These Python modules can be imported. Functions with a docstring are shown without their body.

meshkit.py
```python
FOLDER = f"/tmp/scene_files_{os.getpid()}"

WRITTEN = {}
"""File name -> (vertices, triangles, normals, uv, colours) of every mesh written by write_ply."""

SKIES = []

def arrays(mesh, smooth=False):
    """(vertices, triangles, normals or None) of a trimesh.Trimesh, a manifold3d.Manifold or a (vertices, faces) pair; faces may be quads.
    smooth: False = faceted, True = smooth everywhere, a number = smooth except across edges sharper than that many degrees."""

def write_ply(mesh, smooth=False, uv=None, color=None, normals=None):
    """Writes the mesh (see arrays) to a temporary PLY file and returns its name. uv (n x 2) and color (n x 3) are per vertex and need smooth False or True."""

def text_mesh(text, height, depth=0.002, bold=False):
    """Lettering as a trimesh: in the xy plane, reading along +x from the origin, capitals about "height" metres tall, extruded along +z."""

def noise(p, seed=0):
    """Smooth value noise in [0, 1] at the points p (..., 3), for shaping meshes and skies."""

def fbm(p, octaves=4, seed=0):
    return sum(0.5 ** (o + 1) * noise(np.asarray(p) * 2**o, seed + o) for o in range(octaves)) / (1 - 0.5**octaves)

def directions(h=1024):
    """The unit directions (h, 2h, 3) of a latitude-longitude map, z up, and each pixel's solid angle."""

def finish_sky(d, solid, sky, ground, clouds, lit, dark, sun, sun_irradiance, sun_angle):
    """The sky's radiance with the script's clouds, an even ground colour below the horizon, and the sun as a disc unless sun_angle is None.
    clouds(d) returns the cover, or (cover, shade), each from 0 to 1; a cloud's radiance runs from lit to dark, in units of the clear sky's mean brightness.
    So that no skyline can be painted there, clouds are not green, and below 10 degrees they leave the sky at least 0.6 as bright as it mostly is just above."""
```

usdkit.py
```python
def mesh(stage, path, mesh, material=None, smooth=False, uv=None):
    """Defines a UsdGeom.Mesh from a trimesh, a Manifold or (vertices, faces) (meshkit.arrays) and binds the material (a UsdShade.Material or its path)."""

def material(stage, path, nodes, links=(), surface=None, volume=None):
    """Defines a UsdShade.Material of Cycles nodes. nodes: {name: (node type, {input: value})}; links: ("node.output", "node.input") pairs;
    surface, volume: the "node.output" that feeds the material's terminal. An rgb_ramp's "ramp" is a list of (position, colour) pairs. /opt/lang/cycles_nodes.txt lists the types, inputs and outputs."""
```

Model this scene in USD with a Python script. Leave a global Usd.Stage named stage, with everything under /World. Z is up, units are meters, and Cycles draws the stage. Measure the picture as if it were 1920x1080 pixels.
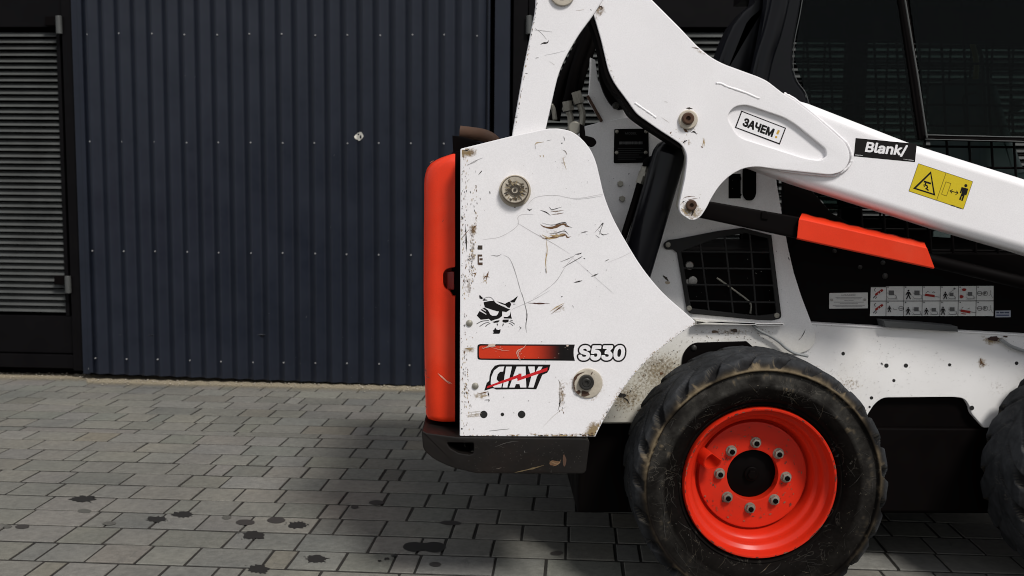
import math, random
import numpy as np, trimesh, manifold3d
from shapely.geometry import Polygon, LineString, Point, box as sbox
from shapely import affinity
from shapely.ops import unary_union
from pxr import Usd, UsdGeom, UsdLux, UsdShade, Gf, Sdf, Vt
import usdkit, meshkit

rnd = random.Random(7)
stage = Usd.Stage.CreateInMemory()
UsdGeom.SetStageUpAxis(stage, 'Z')
UsdGeom.SetStageMetersPerUnit(stage, 1.0)
World = UsdGeom.Xform.Define(stage, '/World')

# ------------------------------------------------------------------ camera
F, YAW, PITCH, ROLL, H = 1900.0, .0244, .102, .010, 1.26
fwd = np.array([math.sin(YAW) * math.cos(PITCH), math.cos(YAW) * math.cos(PITCH), -math.sin(PITCH)])
r0 = np.array([math.cos(YAW), -math.sin(YAW), 0.0]); u0 = np.cross(r0, fwd)
RIGHT = math.cos(ROLL) * r0 + math.sin(ROLL) * u0
UP = -math.sin(ROLL) * r0 + math.cos(ROLL) * u0
cam = UsdGeom.Camera.Define(stage, '/World/camera')
m = np.eye(4); m[0, :3], m[1, :3], m[2, :3], m[3, :3] = RIGHT, UP, -fwd, (0, 0, H)
cam.AddTransformOp().Set(Gf.Matrix4d(*m.ravel().tolist()))
cam.CreateHorizontalApertureAttr(36.0); cam.CreateVerticalApertureAttr(36.0 * 1080 / 1920)
cam.CreateFocalLengthAttr(36.0 * F / 1920)
cam.CreateClippingRangeAttr(Gf.Vec2f(.05, 500))
cam.CreateFStopAttr(5.0); cam.CreateFocusDistanceAttr(2.95)
EXPOSURE = 1.02
cam.CreateExposureAttr(EXPOSURE)

# ------------------------------------------------------------------ sky and sun
SUN_EL, SUN_AZ = math.radians(49), math.atan2(.52, -.85)
usdkit.material(stage, '/World/Looks/sky_air', {
    's': ('sky_texture', {'sky_type': 'single_scattering', 'sun_disc': False, 'sun_elevation': SUN_EL, 'sun_rotation': SUN_AZ}),
    'tc': ('texture_coordinate', {}),
    'n': ('noise_texture', {'scale': 2.2, 'detail': 5.0, 'roughness': .55}),
    'r': ('rgb_ramp', {'ramp': [(0, (6.2, 6.3, 6.6)), (.45, (7.2, 7.2, 7.4)), (1, (8.6, 8.5, 8.4))]}),
    'x': ('mix_color', {'blend_type': 'mix', 'fac': .82, 'use_clamp': False}),
    'b': ('background_shader', {'strength': .047})},
    [('tc.generated', 'n.vector'), ('n.fac', 'r.fac'), ('s.color', 'x.a'), ('r.color', 'x.b'), ('x.result', 'b.color')], surface='b.background')
dome = UsdLux.DomeLight.Define(stage, '/World/sky')
UsdShade.MaterialBindingAPI.Apply(dome.GetPrim()).Bind(UsdShade.Material.Get(stage, '/World/Looks/sky_air'))
dome.GetPrim().SetCustomDataByKey('kind', 'structure')
sun = UsdLux.DistantLight.Define(stage, '/World/sun')
sun.CreateIntensityAttr(.4); sun.CreateAngleAttr(12.0); sun.CreateNormalizeAttr(True); sun.CreateColorAttr(Gf.Vec3f(1.0, .965, .92))
sd = np.array([math.sin(SUN_AZ) * math.cos(SUN_EL), math.cos(SUN_AZ) * math.cos(SUN_EL), math.sin(SUN_EL)])
zz = sd; xx = np.cross([0, 0, 1.0], zz); xx /= np.linalg.norm(xx); yy = np.cross(zz, xx)
sm = np.eye(4); sm[0, :3], sm[1, :3], sm[2, :3] = xx, yy, zz
sun.AddTransformOp().Set(Gf.Matrix4d(*sm.ravel().tolist()))

# ------------------------------------------------------------------ pixels of the photograph to points of the place
def ray(p):
    p = np.atleast_2d(np.asarray(p, float))
    return fwd + RIGHT * ((p[:, :1] - 960) / F) - UP * ((p[:, 1:2] - 540) / F)
Y0 = 2.9                                        # plane of the tyres' outer faces
def onY(p, D):
    d = ray(p); return np.array([0, 0, H]) + d * ((Y0 + D) / d[:, 1:2])
def one(p, D): return onY(p, D)[0]
def ground(p):
    d = ray(p); return (np.array([0, 0, H]) + d * (-H / d[:, 2:3]))[:, :2]
QW = math.radians(5.0)                          # the paving and the wall are turned a little against the machine
wu = np.array([math.cos(QW), -math.sin(QW), 0]); wn = np.array([math.sin(QW), math.cos(QW), 0])   # along the wall, into the wall
WD = float(np.dot([-1.2, 6.30, 0], wn))
def onW(p, off=0.0):                            # (along, height) on the wall's plane, off metres in front of it
    d = ray(p); t = (WD - off) / (d @ wn)
    q = np.array([0, 0, H]) + d * t[:, None]
    return np.stack([q @ wu, q[:, 2]], 1)
def wpt(s, z, off=0.0):
    s, z, off = np.broadcast_arrays(np.asarray(s, float), z, off)
    return s[..., None] * wu + (WD - off)[..., None] * wn + z[..., None] * np.array([0, 0, 1.0])

# ------------------------------------------------------------------ prims
used = {}
def numbered(path):
    n = used.get(path, 0); used[path] = n + 1
    return path if n == 0 else f'{path}_{n:03d}'
ORIGIN = {}
def tag(prim, label=None, category=None, group=None, kind=None):
    for k, v in (('label', label), ('category', category), ('group', group), ('kind', kind)):
        if v: prim.SetCustomDataByKey(k, v)
    return prim
def thing(name, loc=(0, 0, 0), parent='/World', **k):
    path = numbered(f'{parent}/{name}')
    x = UsdGeom.Xform.Define(stage, path)
    x.AddTranslateOp().Set(Gf.Vec3d(*map(float, loc)))
    ORIGIN[path] = np.array(loc, float) + ORIGIN.get(parent, 0)
    tag(x.GetPrim(), **k)
    return path
def part(parent, name, mesh, mat, smooth=30, col=None, **k):
    path = numbered(f'{parent}/{name}')
    o = ORIGIN.get(parent, np.zeros(3)); ORIGIN[path] = o
    if isinstance(mesh, (list,)): mesh = trimesh.util.concatenate(mesh)
    if isinstance(mesh, tuple): mesh = trimesh.Trimesh(mesh[0], mesh[1], process=False)
    v = np.array(mesh.vertices) - o
    g = usdkit.mesh(stage, path, (v, np.array(mesh.faces)), L(mat), smooth=False if col is not None else smooth)
    if col is not None:
        UsdGeom.PrimvarsAPI(g).CreatePrimvar('Col', Sdf.ValueTypeNames.Color3fArray, 'vertex').Set(Vt.Vec3fArray.FromNumpy(np.asarray(col, np.float32)))
        if smooth is True:
            _, _, n = meshkit.arrays((v, np.array(mesh.faces)), True)
            g.CreateNormalsAttr(Vt.Vec3fArray.FromNumpy(n.astype(np.float32))); g.SetNormalsInterpolation('vertex')
    tag(g.GetPrim(), **k)
    return path

# ------------------------------------------------------------------ materials
def L(n): return UsdShade.Material.Get(stage, f'/World/Looks/{n}')
def mat(name, nodes, links, surface='p.BSDF'):
    return usdkit.material(stage, f'/World/Looks/{name}', nodes, links, surface=surface)
def paint(name, c, rough=.45, vary=.12, specks=0.0, speck_col=(.03, .018, .01), dirt=0.0, dirt_col=(.25, .2, .13), metallic=0.0, coat=0.0, spec=.5, grain=.05, bump=.0):
    c = np.array(c)
    nodes = {'g': ('geometry', {}),
             'n': ('noise_texture', {'scale': 5.0, 'detail': 8.0, 'roughness': .6}),
             'r': ('rgb_ramp', {'ramp': [(.25, c * (1 - vary)), (.75, np.minimum(c * (1 + vary * .6), 1))]}),
             'n2': ('noise_texture', {'scale': 330.0, 'detail': 3.0}),
             'mr': ('map_range', {'from_min': .3, 'from_max': .7, 'to_min': 1 - grain, 'to_max': 1 + grain}),
             'mg': ('mix_color', {'blend_type': 'multiply', 'fac': 1.0, 'use_clamp': False}),
             'rr': ('map_range', {'from_min': .3, 'from_max': .7, 'to_min': rough * .8, 'to_max': min(1, rough * 1.25)}),
             'p': ('principled_bsdf', {'metallic': metallic, 'coat_weight': coat, 'coat_roughness': .15, 'specular_ior_level': spec})}
    links = [('g.position', 'n.vector'), ('g.position', 'n2.vector'), ('n.fac', 'r.fac'), ('n2.fac', 'mr.value'), ('r.color', 'mg.a'), ('mr.result', 'mg.b'), ('n.fac', 'rr.value'), ('rr.result', 'p.roughness')]
    out = 'mg.result'
    if dirt:
        nodes |= {'dn': ('noise_texture', {'scale': 2.3, 'detail': 9.0, 'roughness': .68, 'distortion': .4}),
                  'dm': ('map_range', {'from_min': .52, 'from_max': .78, 'to_min': 0, 'to_max': dirt, 'clamp': True}),
                  'dx': ('mix_color', {'blend_type': 'mix', 'b': dirt_col})}
        links += [('g.position', 'dn.vector'), ('dn.fac', 'dm.value'), ('dm.result', 'dx.fac'), (out, 'dx.a')]; out = 'dx.result'
    if specks:
        nodes |= {'v': ('voronoi_texture', {'scale': 95.0, 'randomness': 1.0}),
                  'vn': ('noise_texture', {'scale': 7.0, 'detail': 4.0}),
                  'vm': ('map_range', {'from_min': .42, 'from_max': .75, 'to_min': -.03, 'to_max': .30 * specks}),
                  'lt': ('math', {'math_type': 'less_than'}),
                  'sx': ('mix_color', {'blend_type': 'mix', 'b': speck_col})}
        links += [('g.position', 'v.vector'), ('g.position', 'vn.vector'), ('vn.fac', 'vm.value'), ('v.distance', 'lt.value1'), ('vm.result', 'lt.value2'), ('lt.value', 'sx.fac'), (out, 'sx.a')]; out = 'sx.result'
    if bump:
        nodes |= {'bn': ('noise_texture', {'scale': 60.0, 'detail': 5.0}), 'bu': ('bump', {'strength': bump, 'distance': .002})}
        links += [('g.position', 'bn.vector'), ('bn.fac', 'bu.height'), ('bu.normal', 'p.normal')]
    links.append((out, 'p.base_color'))
    return mat(name, nodes, links)
paint('white_paint', (.76, .745, .755), .42, .035, specks=.12, dirt=.10, dirt_col=(.55, .50, .42), grain=.05, bump=.05)
paint('white_chassis_paint', (.72, .71, .70), .5, .05, specks=.55, dirt=.28, dirt_col=(.42, .37, .27), grain=.06, bump=.08)
def add_arch_dirt(name, x0, x1, amt, c, axis='x'):
    m_ = L(name); P_ = f'/World/Looks/{name}'
    def sh(n_, kind, **inp):
        q = UsdShade.Shader.Define(stage, f'{P_}/{n_}'); q.CreateIdAttr('cycles_' + kind)
        for k_, v_ in inp.items():
            if isinstance(v_, tuple): q.CreateInput(k_, Sdf.ValueTypeNames.Float3).Set(Gf.Vec3f(*v_))
            elif isinstance(v_, str): q.CreateInput(k_, Sdf.ValueTypeNames.Token).Set(v_)
            elif isinstance(v_, bool): q.CreateInput(k_, Sdf.ValueTypeNames.Bool).Set(v_)
            else: q.CreateInput(k_, Sdf.ValueTypeNames.Float).Set(v_)
        return q
    T_ = Sdf.ValueTypeNames.Token
    def link(a, ao, b, bi): b.CreateInput(bi, T_).ConnectToSource(a.CreateOutput(ao, T_))
    g_ = UsdShade.Shader(stage.GetPrimAtPath(P_ + '/g')); p_ = UsdShade.Shader(stage.GetPrimAtPath(P_ + '/p')); nz_ = UsdShade.Shader(stage.GetPrimAtPath(P_ + '/dn'))
    sx_ = sh('ax', 'separate_xyz'); mr_ = sh('ar', 'map_range', from_min=x0, from_max=x1, to_min=amt, to_max=0.0, clamp=True); mx_ = sh('am', 'mix_color', blend_type='mix', b=c)
    no_ = sh('an', 'map_range', from_min=.35, from_max=.6, to_min=.55, to_max=1.0, clamp=True); mu_ = sh('au', 'math', math_type='multiply')
    link(g_, 'position', sx_, 'vector'); link(sx_, axis, mr_, 'value'); link(nz_, 'fac', no_, 'value'); link(mr_, 'result', mu_, 'value1'); link(no_, 'result', mu_, 'value2'); link(mu_, 'value', mx_, 'fac')
    src = p_.GetInput('base_color').GetConnectedSources()[0][0]
    mx_.CreateInput('a', T_).ConnectToSource(UsdShade.Shader(src.source.GetPrim()).GetOutput(src.sourceName)); p_.GetInput('base_color').ClearSources(); link(mx_, 'result', p_, 'base_color')
paint('white_inner_paint', (.74, .73, .72), .5, .05, specks=.4, dirt=.25, dirt_col=(.45, .40, .30), grain=.06, bump=.08)
add_arch_dirt('white_inner_paint', .68, .82, .72, (.46, .43, .32), 'z')
add_arch_dirt('white_chassis_paint', .55, .86, .75, (.47, .44, .33))
paint('orange_paint', (.64, .034, .008), .36, .12, dirt=.5, dirt_col=(.60, .085, .040), grain=.05, coat=.05, spec=.25, bump=.04)
paint('shaded_orange_rim_paint', (.54, .020, .006), .40, .14, specks=.42, speck_col=(.12, .05, .03), dirt=.55, dirt_col=(.27, .028, .014), grain=.03, coat=.03, spec=.2, bump=.05)  # recess shading put into the base colour; specks and dark red grime besides
paint('black_paint', (.0024, .0016, .0016), .5, .3, dirt=.2, dirt_col=(.0075, .006, .005), spec=.05)
paint('black_gloss_paint', (.0016, .0017, .0026), .24, .2, coat=.04, spec=.20)
paint('black_plastic', (.0020, .0014, .0014), .6, .3, spec=.04)
paint('bumper_steel', (.0065, .0052, .0045), .48, .4, specks=.25, speck_col=(.09, .08, .07), dirt=.7, dirt_col=(.017, .010, .007), spec=.25, bump=.3)
paint('grille_plastic', (.011, .0105, .010), .5, .2, spec=.25)
paint('rust', (.062, .029, .015), .8, .5, dirt=.8, dirt_col=(.022, .011, .007), bump=.5)
paint('dirty_cream_paint', (.48, .43, .35), .6, .35, specks=.6, dirt=.9, dirt_col=(.07, .045, .025), bump=.4)
paint('bolt_steel', (.30, .29, .27), .42, .3, metallic=.7, dirt=.5, dirt_col=(.10, .07, .045))
paint('zinc', (.26, .26, .26), .4, .2, metallic=.2)
paint('dark_steel', (.035, .033, .03), .4, .3, metallic=.5)
paint('grey_rubber', (.055, .058, .058), .65, .35, bump=.3)
paint('navy_sheet', (.0120, .0150, .0235), .36, .14, dirt=.22, dirt_col=(.012, .014, .018), specks=.02, speck_col=(.2, .2, .2), spec=.22)
paint('gate_paint', (.0030, .0026, .0031), .5, .2, dirt=.3, dirt_col=(.007, .006, .0056), spec=.08)
paint('lit_slat_paint', (.058, .061, .059), .5, .25, dirt=.35, dirt_col=(.045, .042, .036))  # lighter than gate_paint: light caught by the tilted slats is in the colour
paint('facade_paint', (.0018, .0014, .0014), .7, .2, spec=.03)
paint('fitting_metal', (.30, .285, .24), .4, .3, metallic=.55, dirt=.7, dirt_col=(.09, .075, .05))
paint('grey_cable', (.24, .25, .25), .5, .2)
paint('plate_alloy', (.50, .50, .48), .45, .15)
paint('seat_vinyl', (.05, .075, .072), .55, .3)
paint('yellow_handle', (.50, .26, .03), .4, .15)
paint('lamp_red', (.22, .014, .010), .25, .2)
paint('sand_dust', (.27, .235, .17), .9, .35, specks=.5, speck_col=(.08, .06, .04), bump=.8)
paint('joint_sand', (.016, .014, .011), .95, .5, bump=.8)
paint('pebble', (.34, .30, .24), .8, .4)

def attr_mat(name, rough, extra=None, spec=.5, grain=0.0, bump=0.0, gscale=300.0):
    nodes = {'a': ('attribute', {'attribute': 'Col'}), 'g': ('geometry', {}), 'n2': ('noise_texture', {'scale': gscale, 'detail': 4.0, 'roughness': .6}),
             'mr': ('map_range', {'from_min': .25, 'from_max': .75, 'to_min': 1 - grain, 'to_max': 1 + grain}),
             'mg': ('mix_color', {'blend_type': 'multiply', 'fac': 1.0, 'use_clamp': False}),
             'p': ('principled_bsdf', {'roughness': rough, 'specular_ior_level': spec})}
    links = [('g.position', 'n2.vector'), ('n2.fac', 'mr.value'), ('a.color', 'mg.a'), ('mr.result', 'mg.b'), ('mg.result', 'p.base_color')]
    if bump:
        nodes |= {'bn': ('noise_texture', {'scale': 70.0, 'detail': 6.0, 'roughness': .65}), 'bu': ('bump', {'strength': bump, 'distance': .003})}
        links += [('g.position', 'bn.vector'), ('bn.fac', 'bu.height'), ('bu.normal', 'p.normal')]
    return mat(name, nodes, links)
attr_mat('printed_film', .45, grain=.06, spec=.14)
attr_mat('worn_marks', .7, grain=.25)
mat('grime_film', {
    'a': ('attribute', {'attribute': 'Col'}), 'g': ('geometry', {}), 'sc': ('separate_color', {}),
    'n': ('noise_texture', {'scale': 120.0, 'detail': 8.0, 'roughness': .72}), 'n2': ('noise_texture', {'scale': 9.0, 'detail': 6.0, 'roughness': .6}),
    'ad': ('math', {'math_type': 'add'}), 'mr': ('map_range', {'from_min': .84, 'from_max': 1.12, 'to_min': 0.0, 'to_max': .80, 'clamp': True}),
    'r': ('rgb_ramp', {'ramp': [(.3, (.33, .25, .13)), (.5, (.22, .145, .06)), (.66, (.085, .045, .02))]}),
    'd': ('diffuse_bsdf', {}), 't': ('transparent_bsdf', {}), 'x': ('mix_closure', {})},
    [('g.position', 'n.vector'), ('g.position', 'n2.vector'), ('a.color', 'sc.color'), ('sc.r', 'ad.value1'), ('n.fac', 'ad.value2'), ('ad.value', 'mr.value'), ('mr.result', 'x.fac'), ('n2.fac', 'r.fac'), ('r.color', 'd.color'), ('t.BSDF', 'x.closure1'), ('d.BSDF', 'x.closure2')], surface='x.closure')
mat('dust_film', {
    'a': ('attribute', {'attribute': 'Col'}), 'g': ('geometry', {}), 'sc': ('separate_color', {}),
    'n': ('noise_texture', {'scale': 55.0, 'detail': 9.0, 'roughness': .72}), 'n2': ('noise_texture', {'scale': 190.0, 'detail': 5.0, 'roughness': .7}),
    'ad': ('math', {'math_type': 'add'}), 'mr': ('map_range', {'from_min': .72, 'from_max': 1.25, 'to_min': 0.0, 'to_max': .92, 'clamp': True}),
    'r': ('rgb_ramp', {'ramp': [(.3, (.12, .095, .06)), (.45, (.25, .215, .155)), (.65, (.33, .29, .215))]}),
    'd': ('diffuse_bsdf', {}), 't': ('transparent_bsdf', {}), 'x': ('mix_closure', {})},
    [('g.position', 'n.vector'), ('g.position', 'n2.vector'), ('a.color', 'sc.color'), ('sc.r', 'ad.value1'), ('n.fac', 'ad.value2'), ('ad.value', 'mr.value'), ('mr.result', 'x.fac'), ('n2.fac', 'r.fac'), ('r.color', 'd.color'), ('t.BSDF', 'x.closure1'), ('d.BSDF', 'x.closure2')], surface='x.closure')
# paving concrete: own tone per stone, blotches, grime, worn edges
mat('paving_concrete', {
    'a': ('attribute', {'attribute': 'Col'}), 'g': ('geometry', {}),
    'n1': ('noise_texture', {'scale': 1.3, 'detail': 6.0, 'roughness': .6}),
    'r1': ('rgb_ramp', {'ramp': [(.3, (.72, .74, .76)), (.55, (1, 1, .98)), (.75, (1.12, 1.08, 1.0))]}),
    'n2': ('noise_texture', {'scale': 34.0, 'detail': 8.0, 'roughness': .72}),
    'r2': ('map_range', {'from_min': .25, 'from_max': .75, 'to_min': .70, 'to_max': 1.26}),
    'n3': ('noise_texture', {'scale': 380.0, 'detail': 2.0}),
    'r3': ('map_range', {'from_min': .25, 'from_max': .75, 'to_min': .78, 'to_max': 1.22}),
    'm1': ('mix_color', {'blend_type': 'multiply', 'fac': 1.0, 'use_clamp': False}), 'm2': ('mix_color', {'blend_type': 'multiply', 'fac': 1.0, 'use_clamp': False}), 'm3': ('mix_color', {'blend_type': 'multiply', 'fac': 1.0, 'use_clamp': False}),
    'n4': ('noise_texture', {'scale': 7.0, 'detail': 8.0, 'roughness': .7, 'distortion': 1.2}),
    'r4': ('map_range', {'from_min': .60, 'from_max': .74, 'to_min': 0.0, 'to_max': .45, 'clamp': True}),
    'm4': ('mix_color', {'blend_type': 'mix', 'b': (.045, .046, .048)}),
    'bn': ('noise_texture', {'scale': 110.0, 'detail': 8.0, 'roughness': .7}), 'bu': ('bump', {'strength': .35, 'distance': .003}),
    'p': ('principled_bsdf', {'roughness': .82, 'specular_ior_level': .3})},
    [('g.position', 'n1.vector'), ('g.position', 'n2.vector'), ('g.position', 'n3.vector'), ('g.position', 'n4.vector'), ('g.position', 'bn.vector'), ('n1.fac', 'r1.fac'), ('n2.fac', 'r2.value'), ('n3.fac', 'r3.value'), ('n4.fac', 'r4.value'),
     ('a.color', 'm1.a'), ('r1.color', 'm1.b'), ('m1.result', 'm2.a'), ('r2.result', 'm2.b'), ('m2.result', 'm3.a'), ('r3.result', 'm3.b'), ('m3.result', 'm4.a'), ('r4.result', 'm4.fac'), ('m4.result', 'p.base_color'),
     ('bn.fac', 'bu.height'), ('bu.normal', 'p.normal')])
# tyre rubber: dust by vertex colour, scuffs and cracks by noise
mat('tyre_rubber', {
    'a': ('attribute', {'attribute': 'Col'}), 'tc': ('texture_coordinate', {}),
    'n': ('noise_texture', {'scale': 26.0, 'detail': 9.0, 'roughness': .7}),
    'r': ('map_range', {'from_min': .25, 'from_max': .75, 'to_min': .45, 'to_max': 1.55}),
    'm': ('mix_color', {'blend_type': 'multiply', 'fac': 1.0, 'use_clamp': False}),
    'mp': ('mapping', {'scale': (1, .35, 1)}),
    'v': ('noise_texture', {'scale': 11.0, 'detail': 3.0, 'roughness': .5, 'distortion': 2.5}),
    'd': ('math', {'math_type': 'subtract', 'value2': .5}), 'ab': ('math', {'math_type': 'absolute'}),
    'lt': ('map_range', {'from_min': .0, 'from_max': .010, 'to_min': .55, 'to_max': 0.0, 'clamp': True}),
    'vn': ('noise_texture', {'scale': 9.0, 'detail': 3.0}), 'vm': ('map_range', {'from_min': .50, 'from_max': .62, 'to_min': 0.0, 'to_max': 1.0, 'clamp': True}),
    'mu': ('math', {'math_type': 'multiply'}),
    'sx': ('mix_color', {'blend_type': 'mix', 'b': (.11, .10, .085)}),
    'bn': ('noise_texture', {'scale': 90.0, 'detail': 7.0, 'roughness': .7}), 'bu': ('bump', {'strength': .5, 'distance': .004}),
    'p': ('principled_bsdf', {'roughness': .66, 'specular_ior_level': .03})},
    [('tc.object', 'n.vector'), ('tc.object', 'mp.vector'), ('mp.vector', 'v.vector'), ('tc.object', 'vn.vector'), ('tc.object', 'bn.vector'), ('n.fac', 'r.value'), ('a.color', 'm.a'), ('r.result', 'm.b'),
     ('v.fac', 'd.value1'), ('d.value', 'ab.value1'), ('ab.value', 'lt.value'), ('vn.fac', 'vm.value'), ('lt.result', 'mu.value1'), ('vm.result', 'mu.value2'), ('m.result', 'sx.a'), ('mu.value', 'sx.fac'), ('sx.result', 'p.base_color'),
     ('bn.fac', 'bu.height'), ('bu.normal', 'p.normal')])
mat('window_glass', {'f': ('fresnel', {'IOR': 1.18}), 't': ('transparent_bsdf', {'color': (.27, .35, .33)}), 'g': ('glossy_bsdf', {'roughness': .02, 'color': (.9, .95, .95)}), 'x': ('mix_closure', {})},
    [('f.fac', 'x.fac'), ('t.BSDF', 'x.closure1'), ('g.BSDF', 'x.closure2')], surface='x.closure')

# ------------------------------------------------------------------ shapes
def fillet(pts, r=0, n=5):
    """Polygon with rounded corners; a third number in a point is its own radius (pixels)."""
    out = []; N = len(pts)
    P = [np.array(p[:2], float) for p in pts]; Rr = [p[2] if len(p) > 2 else r for p in pts]
    for i in range(N):
        a, b, c = P[i - 1], P[i], P[(i + 1) % N]
        if not Rr[i]: out.append(b); continue
        d1, d2 = a - b, c - b; l1, l2 = np.linalg.norm(d1), np.linalg.norm(d2)
        k = min(Rr[i], l1 * .48, l2 * .48)
        s, e = b + d1 / l1 * k, b + d2 / l2 * k
        for t in np.linspace(0, 1, n): out.append((1 - t) ** 2 * s + 2 * t * (1 - t) * b + t * t * e)
    return np.array(out)
def spline(pts, n=6):
    """Smooth open run through the points (Catmull-Rom)."""
    P = np.array([p[:2] for p in pts], float); Q = np.vstack([2 * P[0] - P[1], P, 2 * P[-1] - P[-2]]); out = []
    for i in range(1, len(Q) - 2):
        a, b, c, d = Q[i - 1:i + 3]
        for t in np.linspace(0, 1, n, endpoint=False):
            out.append(.5 * (2 * b + (c - a) * t + (2 * a - 5 * b + 4 * c - d) * t * t + (3 * b - a - 3 * c + d) * t ** 3))
    return np.array(out + [P[-1]])
def clean(r):
    r = np.asarray(r, float); keep = [i for i in range(len(r)) if np.linalg.norm(r[i] - r[i - 1]) > 1e-5]; r = r[keep]
    return r
def ccw(r):
    x, y = r[:, 0], r[:, 1]
    return r if np.sum(x * np.roll(y, -1) - y * np.roll(x, -1)) > 0 else r[::-1]
def miter(r, b):
    """Moves a ring to its left (inwards for a counter-clockwise one) by b."""
    d = np.roll(r, -1, 0) - r; d /= np.linalg.norm(d, axis=1)[:, None]
    n = np.stack([-d[:, 1], d[:, 0]], 1); n0 = np.roll(n, 1, 0)
    mm = n + n0; den = np.maximum((mm * mm).sum(1, keepdims=True), .6)
    return r + mm * (2 * b / den)
def slab(rings, t, bevel=.002, steps=2, back=True):
    """rings: outer then holes in (x, z); a solid from y=0 (front, towards -y) to y=t with a rounded front edge."""
    R = [ccw(clean(rings[0]))] + [ccw(clean(h))[::-1] for h in rings[1:]]
    prof = [(bevel * (1 - math.sin(a)), bevel * (1 - math.cos(a))) for a in np.linspace(0, math.pi / 2, steps + 1)] if bevel else [(0, 0)]
    prof.append((0, t)); V, Fc = [], []; base = 0; loops = []
    for r in R:
        n = len(r); idx = []
        for ins, dy in prof:
            q = miter(r, ins) if ins > 0 else r
            V.append(np.stack([q[:, 0], np.full(n, dy), q[:, 1]], 1)); idx.append(base + np.arange(n)); base += n
        loops.append(idx)
        for a, b in zip(idx[:-1], idx[1:]):
            j = np.roll(np.arange(n), -1)
            Fc.append(np.stack([a, b[j], a[j]], 1)); Fc.append(np.stack([a, b, b[j]], 1))
    V = np.vstack(V); F2 = np.vstack(Fc)
    for which in ((0, -1) if back else (0,)):
        rr = [V[l[which]][:, [0, 2]] for l in loops]
        pv, pf = trimesh.creation.triangulate_polygon(Polygon(rr[0], rr[1:]), engine='earcut')
        ids = np.concatenate([l[which] for l in loops]); src = V[ids][:, [0, 2]]
        near = ((pv[:, None] - src[None]) ** 2).sum(-1).argmin(1); g = ids[near][pf]
        nn = np.cross(V[g[:, 1]] - V[g[:, 0]], V[g[:, 2]] - V[g[:, 0]])[:, 1]
        flip = (nn > 0) if which == 0 else (nn < 0)
        g[flip] = g[flip][:, ::-1]; F2 = np.vstack([F2, g])
    return trimesh.Trimesh(V, F2, process=False)
def plate(px, D, t, bevel=.002, holes=(), steps=2, r=0):
    """A plate whose front outline is given in the photograph's pixels at depth D behind the tyres' faces."""
    ring = lambda q: onY(fillet(q, r) if isinstance(q, list) else q, D)[:, [0, 2]]
    mm = slab([ring(px)] + [ring(h) for h in holes], t, bevel, steps); mm.apply_translation((0, Y0 + D, 0)); return mm
def bx(lo, hi, bevel=0.0):
    lo, hi = np.minimum(lo, hi), np.maximum(lo, hi)
    b = trimesh.creation.box(extents=np.array(hi) - lo); b.apply_translation((np.array(hi) + lo) / 2)
    if bevel:
        mm = slab([np.array([(lo[0], lo[2]), (hi[0], lo[2]), (hi[0], hi[2]), (lo[0], hi[2])])], hi[1] - lo[1], bevel, 2); mm.apply_translation((0, lo[1], 0)); return mm
    return b
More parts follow.
